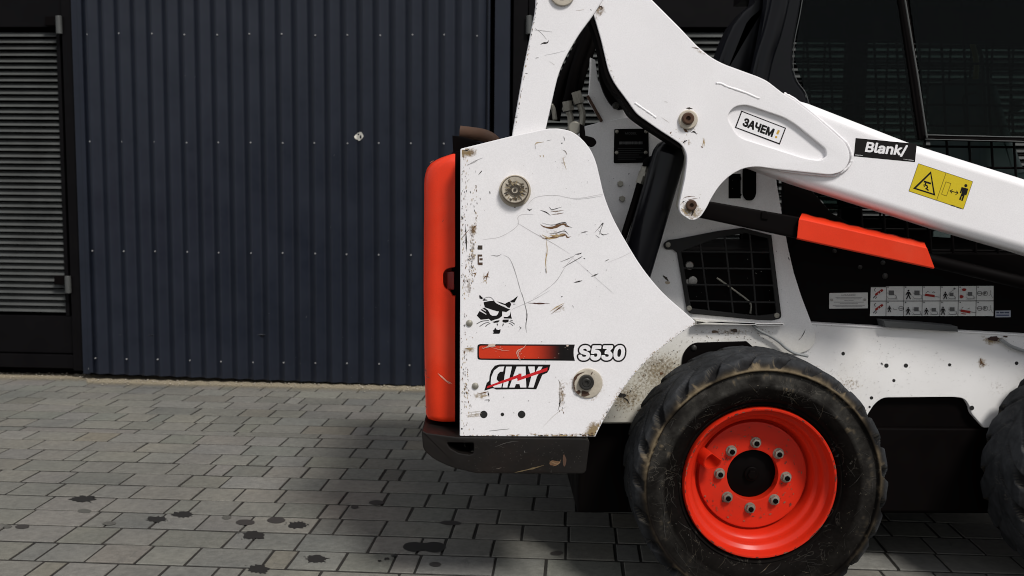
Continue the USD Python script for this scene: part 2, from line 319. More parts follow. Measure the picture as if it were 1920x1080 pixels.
def tube(pts, r, n=10, caps=True):
    P = np.asarray(pts, float); T = np.gradient(P, axis=0); T /= np.linalg.norm(T, axis=1)[:, None]
    rr = np.broadcast_to(np.asarray(r, float), len(P)); ref = np.array([.3, .9, .31]); V, Fc = [], []
    a = np.linspace(0, 2 * math.pi, n, endpoint=False)
    for p, t, q in zip(P, T, rr):
        u = np.cross(t, ref); u /= np.linalg.norm(u); w = np.cross(t, u)
        V.append(p + q * (np.cos(a)[:, None] * u + np.sin(a)[:, None] * w))
    for i in range(len(P) - 1):
        for k in range(n):
            k2 = (k + 1) % n; Fc += [(i * n + k, i * n + k2, (i + 1) * n + k2), (i * n + k, (i + 1) * n + k2, (i + 1) * n + k)]
    V = np.vstack(V)
    if caps:
        V = np.vstack([V, P[0], P[-1]]); a0, a1 = len(V) - 2, len(V) - 1; e = (len(P) - 1) * n
        for k in range(n): Fc += [(a0, (k + 1) % n, k), (a1, e + k, e + (k + 1) % n)]
    return trimesh.Trimesh(V, np.array(Fc), process=False)
def lathe(prof, n=48, closed=False):
    """prof: (radius, y) pairs, turned about the y axis."""
    prof = np.array(prof, float); a = np.linspace(0, 2 * math.pi, n, endpoint=False); k = len(prof)
    V = np.stack([prof[:, 0][None] * np.cos(a)[:, None], np.broadcast_to(prof[:, 1], (n, k)), prof[:, 0][None] * np.sin(a)[:, None]], -1).reshape(-1, 3)
    Fc = []
    i = np.arange(n); i2 = (i + 1) % n
    for j in range(k - 1 + closed):
        j2 = (j + 1) % k
        Fc += [np.stack([i * k + j, i2 * k + j, i2 * k + j2], 1), np.stack([i * k + j, i2 * k + j2, i * k + j2], 1)]
    return trimesh.Trimesh(V, np.vstack(Fc), process=False)
def disc(c, D, rpx, t, prof=None, n=32):
    """A turned boss facing the viewer at pixel c; rpx its radius in pixels at that depth."""
    p = one(c, D); r = np.linalg.norm(one((c[0] + rpx, c[1]), D) - p)
    prof = prof or [(0, 0), (.8, 0), (.94, .06), (1, .2), (1, 1)]
    mm = lathe([(a * r, b * t) for a, b in prof], n); mm.apply_translation(p); return mm
def hexbolt(c, D, rpx, t):
    p = one(c, D); r = np.linalg.norm(one((c[0] + rpx, c[1]), D) - p)
    a = np.linspace(0, 2 * math.pi, 6, endpoint=False) + rnd.random()
    mm = slab([np.stack([p[0] + r * np.cos(a), p[2] + r * np.sin(a)], 1)], t, r * .15, 1); mm.apply_translation((0, p[1], 0)); return mm
def flat(polys, D, fn=None, lift=.00006, base_lift=.0004):
    """Flat print: (shape, colour) layers, each a little proud of the one below. Returns mesh and vertex colours."""
    V, Fc, C, base = [], [], [], 0
    for k, (s, c) in enumerate(polys):
        for g in getattr(s, 'geoms', [s]):
            if g.is_empty or g.geom_type != 'Polygon' or g.area < 1e-9: continue
            pv, pf = trimesh.creation.triangulate_polygon(g, engine='earcut')
            q = fn(pv, lift * (k + 1)) if fn else onY(pv, D) - np.array([0, base_lift + lift * k, 0])
            nn = np.cross(q[pf[:, 1]] - q[pf[:, 0]], q[pf[:, 2]] - q[pf[:, 0]])
            if not fn: pf = np.where((nn[:, 1] > 0)[:, None], pf[:, ::-1], pf)
            V.append(q); Fc.append(pf + base); base += len(q)
            C.append(np.array([c(p) for p in pv]) if callable(c) else np.broadcast_to(np.array(c, float), (len(q), 3)))
    return trimesh.Trimesh(np.vstack(V), np.vstack(Fc), process=False), np.vstack(C)
def decal(parent, name, polys, D, matn='printed_film', **k):
    mm, c = flat(polys, D, lift=.000002 if matn == 'worn_marks' else .00006); return part(parent, name, mm, matn, smooth=False, col=c, **k)
def words(text, org, right, up, bold=True, fat=0.0, fit=True):
    """Lettering as a shape in pixels: org = start of the baseline, right = vector along the whole text, up = vector of the capitals' height."""
    tm = meshkit.text_mesh(text, 1.0, .01, bold); z = tm.vertices[:, 2]
    f = tm.faces[(z[tm.faces] > .005).all(1)]
    s = unary_union([Polygon(tm.vertices[t][:, :2]).buffer(.004) for t in f]).buffer(fat)
    x0, _, x1, _ = s.bounds; s = affinity.translate(s, -x0, 0); w = x1 - x0
    right, up = np.array(right, float) / w, np.array(up, float)
    return affinity.affine_transform(s, [right[0], up[0], right[1], up[1], org[0], org[1]])
def poly(pts, o=(0, 0), s=1.0): return Polygon([(o[0] + x / s, o[1] + y / s) for x, y in pts]).buffer(0)
def line(pts, w, o=(0, 0), s=1.0): return LineString([(o[0] + p[0] / s, o[1] + p[1] / s) for p in pts]).buffer(w / 2, cap_style=2)
INK, WHITE, RED = (.008, .007, .007), (.74, .73, .74), (.55, .035, .02)
def taper(pts, w0, w1, w2=None):
    """A scratch: a thin blade along the points."""
    P = spline(pts, 5) if len(pts) > 2 else np.linspace(pts[0], pts[1], 6)
    t = np.linspace(0, 1, len(P)); w = np.interp(t, [0, .5, 1], [w0, w1, w0 if w2 is None else w2]) * np.array([rnd.uniform(.6, 1.3) for _ in P])
    d = np.gradient(P, axis=0); n = np.stack([-d[:, 1], d[:, 0]], 1); n /= np.maximum(np.linalg.norm(n, axis=1), 1e-9)[:, None]
    return Polygon(np.vstack([P + n * w[:, None] / 2, (P - n * w[:, None] / 2)[::-1]])).buffer(0)
def blot(c, rx, ry, rough=.3, n=26, ang=0.0, spikes=0.0):
    a = np.linspace(0, 2 * math.pi, n, endpoint=False)
    q = np.array([1 + rough * rnd.uniform(-1, 1) + (spikes * rnd.random() if k % 2 else 0) for k in range(n)])
    q = (q + np.roll(q, 1)) / 2 if not spikes else q
    x, y = rx * q * np.cos(a), ry * q * np.sin(a)
    return Polygon(np.stack([c[0] + x * math.cos(ang) - y * math.sin(ang), c[1] + x * math.sin(ang) + y * math.cos(ang)], 1)).buffer(0)

# ================================================================== THE SETTING
# ---- ground: one sheet of sand under the stones, out to the horizon
g = trimesh.Trimesh([(-150, -150, -.0032), (150, -150, -.0032), (150, 150, -.0032), (-150, 150, -.0032)], [(0, 1, 2), (0, 2, 3)], process=False)
pave = part('/World', 'pavement', g, 'joint_sand', smooth=False, kind='structure', label='grey concrete block pavement with dark joints in front of the wall')
PITCH_ROW = .1695
gu, gn = wu[:2], wn[:2]
n0 = float(np.dot((0, 3.1644), gn))            # a known joint line
strip = float(np.dot(ground((320, 806.3))[0], gn))
def stone(s0, s1, n_0, n_1, z, tilt):
    gap = .0046; c = .0022
    s0, s1, n_0, n_1 = s0 + gap + rnd.uniform(0, .0012), s1 - gap, n_0 + gap * 1.5, n_1 - gap * 1.5 - rnd.uniform(0, .001)
    O = [(s0, n_0), (s1, n_0), (s1, n_1), (s0, n_1)]; I = [(s0 + c, n_0 + c), (s1 - c, n_0 + c), (s1 - c, n_1 - c), (s0 + c, n_1 - c)]
    j = lambda: rnd.uniform(-.0016, .0016)
    V = []
    for ring, zz in ((O, -.03), (O, z - c * .7), (I, z)):
        for k, (a, b) in enumerate(ring):
            dz = 0 if zz < -.02 else tilt[0] * (a - s0) + tilt[1] * (b - n_0)
            aa, bb = (a + j(), b + j()) if zz > -.02 else (a, b)
            V.append((*(aa * gu + bb * gn), zz + dz))
    Fc = []
    for l in (0, 1):
        for k in range(4):
            a, b = l * 4 + k, l * 4 + (k + 1) % 4; Fc += [(a, b, b + 4), (a, b + 4, a + 4)]
    Fc += [(8, 9, 10), (8, 10, 11)]
    return np.array(V), np.array(Fc)
stones = []
def project(p):
    d = np.atleast_2d(p) - np.array([0, 0, H]); w = d @ fwd
    return np.stack([960 + F * (d @ RIGHT) / w, 540 - F * (d @ UP) / w], 1), w
rowlines = []
n = n0 - 16 * PITCH_ROW
k = -16
# joint lines run parallel; one cut course of narrow strips lies between them
while n < WD + .3:
    if n <= strip - .02 < n + PITCH_ROW:
        rowlines += [(n, strip - .045), (strip - .045, strip)] if strip - n > .1 else [(n, strip)]
        n = strip
    else:
        rowlines.append((n, n + PITCH_ROW)); n += PITCH_ROW
UNIT = .085
for (na, nb) in rowlines:
    s = -6.6 + rnd.uniform(0, .3)
    narrow = nb - na < .1
    last = 0
    while s < 6.8:
        w = rnd.choice([1, 2, 2, 2, 2, 3, 3, 3]) if not narrow else rnd.choice([5, 6, 7])
        if w == 1 and last == 1: w = 2
        last = w
        e = s + w * UNIT
        tone = np.array([.158, .154, .138]) * rnd.gauss(1, .07) * np.array([1 + rnd.gauss(0, .018), 1, 1 + rnd.gauss(0, .02)])
        if rnd.random() < .05: tone = tone * np.array([1.06, 1.01, .94])
        v, f = stone(s, e, na, nb, rnd.gauss(0, .0005), (rnd.gauss(0, .0025), rnd.gauss(0, .0025)))
        q, dep = project(v[8:12])
        inside = (dep > .3).all() and (q[:, 0] > -20).any() and (q[:, 0] < 1940).any() and (q[:, 1] > 690).any() and (q[:, 1] < 1095).any()
        hidden = inside and (q[:, 0] > 1130).all() and (q[:, 1] < 1000).all() and (q[:, 0] < 1660).all()
        x, y = q[:, 0], q[:, 1]
        area = abs(np.sum(x * np.roll(y, -1) - y * np.roll(x, -1))) / 2 if inside and not hidden else 0
        stones.append((area, v, f, tone)); s = e
stones.sort(key=lambda t: -t[0])
for area, v, f, tone in stones[:300]:
    part(pave, 'paving_stone', (v, f), 'paving_concrete', smooth=False, col=np.broadcast_to(tone, (len(v), 3)))
V, Fc, C, base = [], [], [], 0
for area, v, f, tone in stones[300:]:
    V.append(v); Fc.append(f + base); base += len(v); C.append(np.broadcast_to(tone, (len(v), 3)))
part(pave, 'more_paving_stones', (np.vstack(V), np.vstack(Fc)), 'paving_concrete', smooth=False, col=np.vstack(C), kind='stuff', label='the smaller and farther paving stones of the same pavement')

# ---- oil drips on the stones
def gflat(pts_px, cols, lift=.0016):
    def fn(pv, l):
        gp = ground(pv); return np.column_stack([gp, np.full(len(gp), lift + l)])
    mm, c = flat(list(zip(pts_px, cols)), 0, fn=fn, lift=.0002)
    nn = mm.face_normals[:, 2] < 0; mm.faces[nn] = mm.faces[nn][:, ::-1]
    return mm, c
OIL, OIL2 = (.010, .009, .008), (.045, .041, .037)
drips = [((157, 936), 20, 5.5, 1), ((158, 959), 13, 4, 0), ((295, 974), 17, 5, 1), ((342, 965), 17, 5, 1), ((42, 988), 13, 4, 2), ((14, 988), 8, 3, 0), ((205, 982), 13, 3.5, 0), ((425, 971), 9, 3.5, 0), ((460, 980), 18, 5.5, 2), ((518, 976), 17, 6, 2), ((558, 985), 17, 6, 1), ((474, 1004), 19, 7, 1), ((594, 1049), 17, 7, 1), ((486, 1068), 18, 7, 1), ((794, 1026), 38, 9.5, 3), ((816, 1059), 11, 4.5, 2), ((706, 943), 14, 4.5, 2), ((665, 951), 7, 3.5, 2), ((725, 1048), 4, 1.6, 1), ((738, 1043), 4, 1.4, 1), ((712, 1052), 3, 1, 1), ((845, 981), 20, 4, 2), ((1044, 1038), 12, 4, 2)]
for c, rx, ry, dark in drips:
    s = unary_union([blot((776, 1026), 20, 9, .05, 24), blot((814, 1026.5), 22, 9.5, .05, 24), sbox(775, 1018.5, 815, 1033)]) if dark == 3 else blot(c, rx, ry, .22 if dark == 1 else .06, 30, rnd.uniform(-.05, .05), .35 if dark == 1 else 0)
    if dark == 1: s = unary_union([s] + [blot((c[0] + rnd.uniform(-1.5, 1.5) * rx, c[1] + rnd.uniform(-1.2, 1.2) * ry), rnd.uniform(.6, 2), rnd.uniform(.4, .9), .2, 8) for _ in range(5)])
    col = {0: (.075, .073, .064), 1: OIL, 2: (.030, .026, .024), 3: OIL}[dark]
    mm, cc = gflat([s], [col]); part(pave, 'oil_stain', mm, 'worn_marks', smooth=False, col=cc)

# ---- dust and pebbles along the foot of the gate and the wall
XX, YY = np.meshgrid(np.arange(-60, 905, 5.0), np.arange(684, 746, 1.5))
base_y = np.where(XX < 165, 693 + XX * .01, 706 + (XX - 160) * .0235)
dz = YY - base_y
st = np.where(XX < 165, 1.0 * np.exp(-np.clip(dz - 12, 0, None) / 5.5), .86 * np.exp(-np.clip(dz - 9, 0, None) / 4.5)) + .22 * np.exp(-np.clip(dz, 0, None) / 22)
st = np.clip(st * (.8 + .35 * meshkit.fbm(np.stack([XX * .03, YY * .1, XX * 0], -1), 3)), 0, 1.1)
gp = ground(np.stack([XX.ravel(), YY.ravel()], 1)); w_ = XX.shape[1]; a = (np.arange(XX.shape[0] - 1)[:, None] * w_ + np.arange(w_ - 1)[None]).ravel()
part('/World', 'dust_strip', trimesh.Trimesh(np.column_stack([gp, np.full(len(gp), .0024)]), np.vstack([np.stack([a, a + w_, a + 1 + w_], 1), np.stack([a, a + 1 + w_, a + 1], 1)]), process=False), 'dust_film', smooth=False, col=np.repeat(st.ravel()[:, None], 3, 1), kind='stuff', label='pale sandy dust drifted along the foot of the gate and navy wall')
pb = []
for _ in range(520):
    px = rnd.uniform(-40, 170) if rnd.random() < .45 else rnd.uniform(170, 800)
    py = (698 + rnd.gauss(6, 5)) if px < 170 else 712 + (px - 160) * .0215 + abs(rnd.gauss(0, 4))
    gp = ground((px, py))[0]; r = rnd.uniform(.002, .006) * (1.4 if rnd.random() < .12 else 1)
    q = trimesh.creation.icosphere(0, r); q.vertices *= np.array([rnd.uniform(.7, 1.3), rnd.uniform(.7, 1.3), .6]); q.apply_translation((gp[0], gp[1], .006 + r * .3)); pb.append(q)
part('/World', 'gravel', pb, 'pebble', smooth=False, kind='stuff', label='small loose stones scattered along the foot of the wall')

# ---- building behind: dark facade, corrugated sheet wall, two louvred gates
bw = thing('building', label='dark facade that carries the corrugated wall and both louvred gates', category='building')
def wbox(s0, s1, z0, z1, o0, o1, bev=0):
    """Box on the wall: along, height, distance in front of the wall's plane (o1 > o0)."""
    mm = bx((s0, 0, z0), (s1, o1 - o0, z1), bev)
    v = np.array(mm.vertices); mm.vertices = wpt(v[:, 0], v[:, 2], o1 - v[:, 1]); return mm
part(bw, 'wall', wbox(-7, 7, -.05, 6.5, -.6, -.14), 'facade_paint')
def ws(px, py, off=0): return onW((px, py), off)[0]

cw = thing('corrugated_wall', label='dark navy corrugated sheet metal wall left of the orange tailgate', category='wall')
sL, sR = ws(165, 400)[0] - .02, ws(917, 200)[0]
r1, r2 = ws(287, 66), ws(407, 66.5)
pit = (ws(896, 67.7)[0] - ws(167, 64.5)[0]) / 24     # two ribs to a screw
s_ref = ws(167, 64.5)[0]
def tri(ds): return .0145 * (1 + np.arcsin(.955 * np.cos(2 * math.pi * (ds - .38))) / math.asin(.955))
prof = []
for j in range(-3, 54):
    a = s_ref + (j - .30) * pit
    for ds in np.linspace(0, 1, 24, endpoint=False):
        prof.append((a + ds * pit, float(tri(ds))))
prof = np.array([p for p in prof if sL <= p[0] <= sR])
zb = lambda s: np.interp(s, [ws(165, 699)[0], ws(790, 722)[0], ws(920, 727)[0]], [ws(165, 699)[1], ws(790, 722)[1], ws(920, 727)[1]])
ZT = 4.6
rowsz = np.linspace(0, 1, 9); V, Fc = [], []
npf = len(prof)
for t in rowsz:
    z = zb(prof[:, 0]) * (1 - t) + ZT * t
    V.append(wpt(prof[:, 0], z, prof[:, 1] + .004 * np.sin(prof[:, 0] * 2.1 + t * 5) * (1 if 0 < t < 1 else .5)))
V = np.vstack(V)
for i in range(len(rowsz) - 1):
    a = np.arange(npf - 1) + i * npf; Fc += [np.stack([a, a + 1, a + 1 + npf], 1), np.stack([a, a + 1 + npf, a + npf], 1)]
part(cw, 'corrugated_sheet', trimesh.Trimesh(V, np.vstack(Fc), process=False), 'navy_sheet', smooth=40)
# edge trims
lt0, lt1 = ws(141, 0), ws(160, 697)
tr = trimesh.util.concatenate([wbox(lt1[0] - .005, sL + .012, lt1[1] - .01, ZT, -.03, .020, .003), wbox(sL + .004, sL + .030, lt1[1], ZT, .016, .026, .003)])
part(cw, 'edge_trim', tr, 'navy_sheet')
part(cw, 'edge_trim', [wbox(sR - .006, sR + .004, .05, ZT, -.02, .030, .002), wbox(ws(927, 200)[0], ws(955, 200)[0], .04, ZT, -.05, .012, .002)], 'navy_sheet')
def screw(s, z, off):
    mm = lathe([(0, 0), (.0042, 0), (.0054, .0015), (.0054, .006)], 8); v = np.array(mm.vertices)
    mm.vertices = wpt(s + v[:, 0], z + v[:, 2], off + .005 - v[:, 1]); return mm
rows_px = [([(167, 64.5), (896, 67.7)], 13), ([(172, 265.5), (893, 271)], 13), ([(176, 470), (890, 478.8)], 13), ([(182, 671), (888, 685.5)], 13)]
for (a, b), cnt in rows_px:
    for t in np.linspace(0, 1, cnt):
        s, z = ws(a[0] + (b[0] - a[0]) * t, a[1] + (b[1] - a[1]) * t)
        part(cw, 'screw', screw(s + rnd.uniform(-.004, .004), z + rnd.uniform(-.004, .004), .026), 'zinc', smooth=40)
for p in [(153, 64), (170, 690)]:
    s, z = ws(*p); part(cw, 'screw', screw(s, z, .020), 'zinc', smooth=40)
c = ws(673, 256)
chip_px = blot((673, 256), 8.5, 8.5, .25, 18).difference(blot((676, 257), 2, 3.5, .2, 10)).difference(blot((671, 252), 2.2, 1.4, .2, 8))
def rib(s): return tri((s - s_ref) / pit + .30)
def wfn(pv, l): q = onW(pv, .02); return wpt(q[:, 0], q[:, 1], rib(q[:, 0]) + .0006 + l)
mm, cc = flat([(chip_px.intersection(sbox(x_, 240, x_ + 1.2, 272)), (.62, .60, .54)) for x_ in np.arange(660, 690, 1.2)], 0, fn=wfn, lift=.000001); part(cw, 'paint_chip', mm, 'worn_marks', smooth=False, col=cc, label='round chip of bare white paint')
sc = []
for _ in range(46):
    x, y = rnd.uniform(170, 790), rnd.uniform(560, 715) if rnd.random() < .8 else rnd.uniform(100, 560)
    sc.append((taper([(x, y), (x + rnd.gauss(0, 1.2), y + rnd.uniform(.8, 4))], .3, rnd.uniform(.6, 1.3)), np.array((.075, .083, .095)) * rnd.uniform(.5, 1.3)))
sc += [(taper([(150 + i, 628 + rnd.uniform(-1, 1)), (168 + i, 628 + rnd.uniform(-1, 1))], .3, .9), (.03, .033, .04)) for i in (20, 60, 120, 190, 280, 330)]
mm, cc = flat(sc, 0, fn=wfn, lift=.00002); part(cw, 'scuff_marks', mm, 'worn_marks', smooth=False, col=cc, kind='stuff')

def gate(name, sl, sr, hinge_side, label, slat_left, slat_right):
    G = thing(name, label=label, category='gate', group='louvred gates')
    fz0 = .05; zbot, ztop = ws(60, 588, -.05)[1], ws(60, 60, -.05)[1]
    # frame members
    part(G, 'frame_post', wbox(sr - .085, sr, fz0, 3.4, -.14, -.012, .003), 'gate_paint')
    part(G, 'frame_post', wbox(sl, sl + .085, fz0, 3.4, -.14, -.012, .003), 'gate_paint')
    part(G, 'top_panel', wbox(sl + .088, sr - .088, ztop + .03, 3.4, -.12, -.045, .003), 'gate_paint')
    part(G, 'kick_panel', wbox(sl + .088, sr - .088, .155, zbot - .012, -.12, -.05, .003), 'gate_paint')
    part(G, 'bottom_rail', wbox(sl + .088, sr - .088, .06, .147, -.12, -.03, .004), 'gate_paint')
    part(G, 'back_panel', wbox(sl + .088, sr - .088, zbot - .012, ztop + .03, -.135, -.122), 'facade_paint')
    nS = 45; pitch = (ztop - zbot) / nS
    for i in range(nS):
        z = zbot + (i + .3) * pitch
        sq = np.array([(0, 0), (.0016, .0016), (-.034, .034), (-.036, .032)]) * np.array([1, .9])
        V = []
        for s in (slat_left, slat_right):
            for o, dz in sq: V.append(wpt(s, z + dz + rnd.uniform(-.0006, .0006), -.055 + o))
        V = np.array(V); Fq = [(0, 1, 5, 4), (1, 2, 6, 5), (2, 3, 7, 6), (3, 0, 4, 7), (0, 3, 2, 1), (4, 5, 6, 7)]
        part(G, 'slat', (V, np.array([t for q in Fq for t in ((q[0], q[1], q[2]), (q[0], q[2], q[3]))])), 'lit_slat_paint', smooth=False)
    for sj in (slat_left, slat_right):
        part(G, 'slat_channel', wbox(sj - .012, sj + .012, zbot - .01, ztop + .03, -.12, -.045, .003), 'gate_paint')
    hs = sr - .095 if hinge_side > 0 else sl + .095
    for zc in (ws(118, 40, -.03)[1], ws(130, 525, -.03)[1]):
        h = part(G, 'hinge', wbox(hs - .085 * max(hinge_side, 0) - .01, hs + .085 * max(-hinge_side, 0) + .01, zc - .028, zc + .028, -.045, -.008, .004), 'black_paint')
        pin = lathe([(0, 0), (.017, 0), (.019, .003), (.019, .105), (.017, .108), (0, .108)], 14)
        v = np.array(pin.vertices); pin.vertices = wpt(hs + v[:, 0], zc - .08 + v[:, 1], .0 + v[:, 2]); part(h, 'hinge_pin', pin, 'lit_slat_paint', smooth=40)
    return G
gl = ws(152, 400, -.01)[0]
gate('louvred_gate', gl - 1.6, gl, 1, 'dark louvred metal gate at the left edge beside the navy wall', gl - 1.45, ws(118, 320, -.05)[0])
gr = ws(958, 200, -.01)[0]
gate('louvred_gate', gr + .01, gr + 4.4, -1, 'dark louvred metal gate seen behind the loader arm and cab', ws(1018, 150, -.05)[0], gr + 4.2)
#LOADER
def grime(parent, shape, D, strength, step=4.0):
    """A film of dirt on a plate: a fine sheet inside the outline (pixels) whose strength fades where the dirt does."""
    from shapely import contains_xy, prepare
    sh = shape.buffer(-1.0); x0, y0, x1, y1 = sh.bounds; prepare(sh)
    X, Y = np.meshgrid(np.arange(x0, x1, step), np.arange(y0, y1, step)); ok = contains_xy(sh, X, Y); w_ = X.shape[1]
    st = np.clip(strength(X, Y), 0, 1)
    live = ok[:-1, :-1] & ok[1:, :-1] & ok[:-1, 1:] & ok[1:, 1:] & ((st[:-1, :-1] > .04) | (st[1:, 1:] > .04))
    ii, jj = np.nonzero(live); a = ii * w_ + jj
    f = np.vstack([np.stack([a, a + 1, a + 1 + w_], 1), np.stack([a, a + 1 + w_, a + w_], 1)])
    use = np.unique(f); re = np.zeros(X.size, int); re[use] = np.arange(len(use))
    v = onY(np.stack([X.ravel()[use], Y.ravel()[use]], 1), D - .0002)
    part(parent, 'grime', trimesh.Trimesh(v, re[f][:, ::-1], process=False), 'grime_film', smooth=False, col=np.repeat(st.ravel()[use][:, None], 3, 1), kind='stuff')
def spot(X, Y, c, rx, ry, s_): return s_ * np.exp(-((X - c[0]) / rx) ** 2 - ((Y - c[1]) / ry) ** 2)
def edge_d(X, Y, pts):
    from shapely import distance, points
    return distance(points(X, Y), LineString(pts))

# ================================================================== THE LOADER
base = one((1400, 1100), .5); base[2] = 0; base[1] = Y0 + .8
LD = thing('skid_steer_loader', base, label='white and orange skid steer loader with scratched rear panel parked on the paving', category='skid steer loader')
dP = .020                                            # rear side panel
# ---- body behind the plates (dark engine bay, chassis sides and belly)
def wx(px, D, py=540): return one((px, py), D)[0]
def wz(py, D, px=960): return one((px, py), D)[2]
part(LD, 'engine_bay', bx((wx(872, .33), Y0 + .32, wz(790, .33)), (wx(1130, .33), Y0 + 1.52, wz(310, .33)), .01), 'black_plastic')
part(LD, 'chassis_core', bx((wx(1090, .36), Y0 + .345, wz(962, .345)), (wx(2180, .36), Y0 + 1.22, wz(470, .36)), .01), 'black_paint')

# ---- rear side panel
panel_px = [(862, 818, 2), (863, 279, 3), (960, 255), (1020, 242.5)] + [tuple(p) for p in spline([(1030, 241), (1050, 241.5), (1072, 247), (1090, 260), (1106, 279), (1117, 303), (1124, 330), (1133, 367), (1149, 408), (1173, 452), (1205, 503), (1243, 549), (1287, 588), (1303, 602)], 5)] + [tuple(p) for p in spline([(1303, 609), (1285, 619), (1260, 637), (1225, 665), (1192, 699), (1163, 737), (1143, 769), (1128, 795), (1116, 819)], 4)]
SP = part(LD, 'side_panel', plate(panel_px, dP, .012, .0025), 'white_paint')
part(SP, 'return_flange', [plate([(864, 817), (865, 281), (868, 281), (868, 817)], dP + .0125, .10, 0), plate([(866, 282), (962, 258), (1022, 245), (1022, 249), (962, 262), (866, 286)], dP + .0125, .09, 0)], 'white_chassis_paint')
bs = part(SP, 'pivot_pin', [disc((965.5, 356), dP - .018, 26.5, .020, [(0, .12), (.18, .10), (.24, .0), (.40, .02), (.46, .16), (.56, .14), (.60, .05), (.88, .0), (.97, .10), (1, .3), (1, 1)], 40), disc((965.5, 358), dP - .003, 30, .004)], 'dirty_cream_paint', label='greasy round pin with scraped cream paint')
gm = [(Point(965.5, 356).buffer(26.5).difference(Point(965.2, 355.6).buffer(24.6)), (.05, .035, .02)), (Point(965.5, 356).buffer(11).difference(Point(965.5, 356).buffer(6)), (.035, .026, .016)), (Point(965.5, 356).buffer(3), (.03, .022, .014))]
for _ in range(46):
    a_ = rnd.uniform(0, 6.28); r0_, r1_ = rnd.uniform(8, 16), rnd.uniform(14, 24.5); w_ = rnd.gauss(0, .12)
    gm.append((taper([(965.5 + r0_ * math.cos(a_), 356 + r0_ * math.sin(a_)), (965.5 + r1_ * math.cos(a_ + w_), 356 + r1_ * math.sin(a_ + w_))], .5, rnd.uniform(.8, 3.2)), np.array(rnd.choice([(.06, .042, .02), (.10, .07, .03), (.03, .022, .014), (.25, .19, .10)]))))
for _ in range(12): a_ = rnd.uniform(0, 6.28); r0_ = rnd.uniform(10, 22); gm.append((blot((965.5 + r0_ * math.cos(a_), 356 + r0_ * math.sin(a_)), rnd.uniform(1.2, 3.6), rnd.uniform(.8, 2.6), .4, 10), np.array((.06, .042, .022)) * rnd.uniform(.5, 1.4)))
decal(bs, 'grease_marks', gm, dP - .0185, 'worn_marks', kind='stuff')
lp = part(SP, 'link_pin', disc((1102, 719), dP - .006, 28, .008, [(0, 0), (.9, 0), (1, .25), (1, 1)], 40), 'dirty_cream_paint', label='lower pin with rusty washer and dark bolt head')
part(lp, 'bolt', disc((1100, 718), dP - .020, 14.5, .016, [(0, .30), (.22, .28), (.28, .02), (.50, .0), (.60, .12), (.80, .05), (.95, .10), (1, .3), (1, 1)], 24), 'dark_steel')
for c, r, mt in (((880, 606.5), 6.5, 'fitting_metal'), ((891, 724.5), 6.5, 'fitting_metal')):
    part(SP, 'bolt', disc(c, dP - .006, r, .007, [(0, 0), (.5, .05), (.85, .3), (1, .75), (1, 1)], 16), mt)
holes = [((907, 777), 7), ((942, 777), 3.3), ((978, 777), 7), ((866, 804), 1.6)]
for c, r in holes: decal(SP, 'bolt_hole', [(Point(c).buffer(r, 8), (.004, .0035, .003))], dP, 'worn_marks')
# cat head emblem
E_ = lambda pts: poly(pts, (880, 540), 10.667); El = lambda pts, w: line(pts, w / 10.667, (880, 540), 10.667)
head = unary_union([
    E_([(285, 285), (380, 262), (490, 255), (545, 300), (600, 335), (690, 365), (780, 410), (820, 430), (740, 480), (640, 465), (560, 465), (470, 440), (310, 385), (295, 330)]),
    E_([(545, 265), (640, 290), (715, 318), (745, 295), (800, 268), (830, 300), (835, 340), (805, 400), (770, 390), (720, 345), (640, 318)]),
    E_([(812, 262), (870, 235), (970, 155), (960, 190), (905, 288), (845, 288)]), E_([(195, 150), (215, 140), (240, 170), (275, 200), (260, 225), (205, 210)]), E_([(265, 245), (290, 215), (365, 240), (350, 250), (280, 255)]),
    El(spline([(285, 212), (370, 183), (430, 190), (465, 220), (500, 258)]), 9),
    E_([(150, 550), (203, 458), (330, 530), (348, 522), (225, 434), (250, 420), (320, 466), (340, 460), (258, 398), (310, 395), (370, 440), (395, 480), (420, 530), (460, 555), (540, 552), (570, 520), (595, 460), (655, 465), (655, 560), (590, 610), (500, 635), (435, 660), (390, 615), (230, 635)]),
    E_([(690, 578), (760, 580), (810, 540), (825, 465), (835, 560), (855, 612), (760, 610), (690, 608)]),
    E_([(460, 678), (540, 652), (600, 642), (605, 660), (570, 690), (500, 697)]), E_([(655, 660), (680, 632), (790, 630), (785, 675), (730, 695), (680, 685)]),
    El(spline([(145, 718), (250, 665), (390, 647)]), 13), El(spline([(205, 770), (300, 708), (400, 680)]), 12), El(spline([(320, 772), (370, 728), (420, 707)]), 13),
    El([(820, 642), (870, 655)], 12), El(spline([(805, 668), (860, 690), (910, 725)]), 13), El(spline([(790, 700), (840, 725), (875, 755)]), 11),
    E_([(545, 715), (575, 710), (560, 765)]), E_([(670, 712), (692, 710), (685, 740), (655, 770)]),
    E_([(518, 790), (545, 830), (585, 840), (625, 820), (620, 880), (600, 915), (480, 915), (465, 895), (490, 893), (470, 850), (500, 828)]), El([(875, 322), (920, 322)], 10), El([(1000, 772), (1038, 797), (1005, 826)], 10)])
head = head.difference(unary_union([El(spline([(500, 250), (540, 300), (620, 340), (720, 385), (800, 420)]), 7), El([(640, 318), (700, 345), (760, 400)], 5)]))
decal(SP, 'cat_head_emblem', [(head, INK)], dP, label='black cat head emblem, scratched')
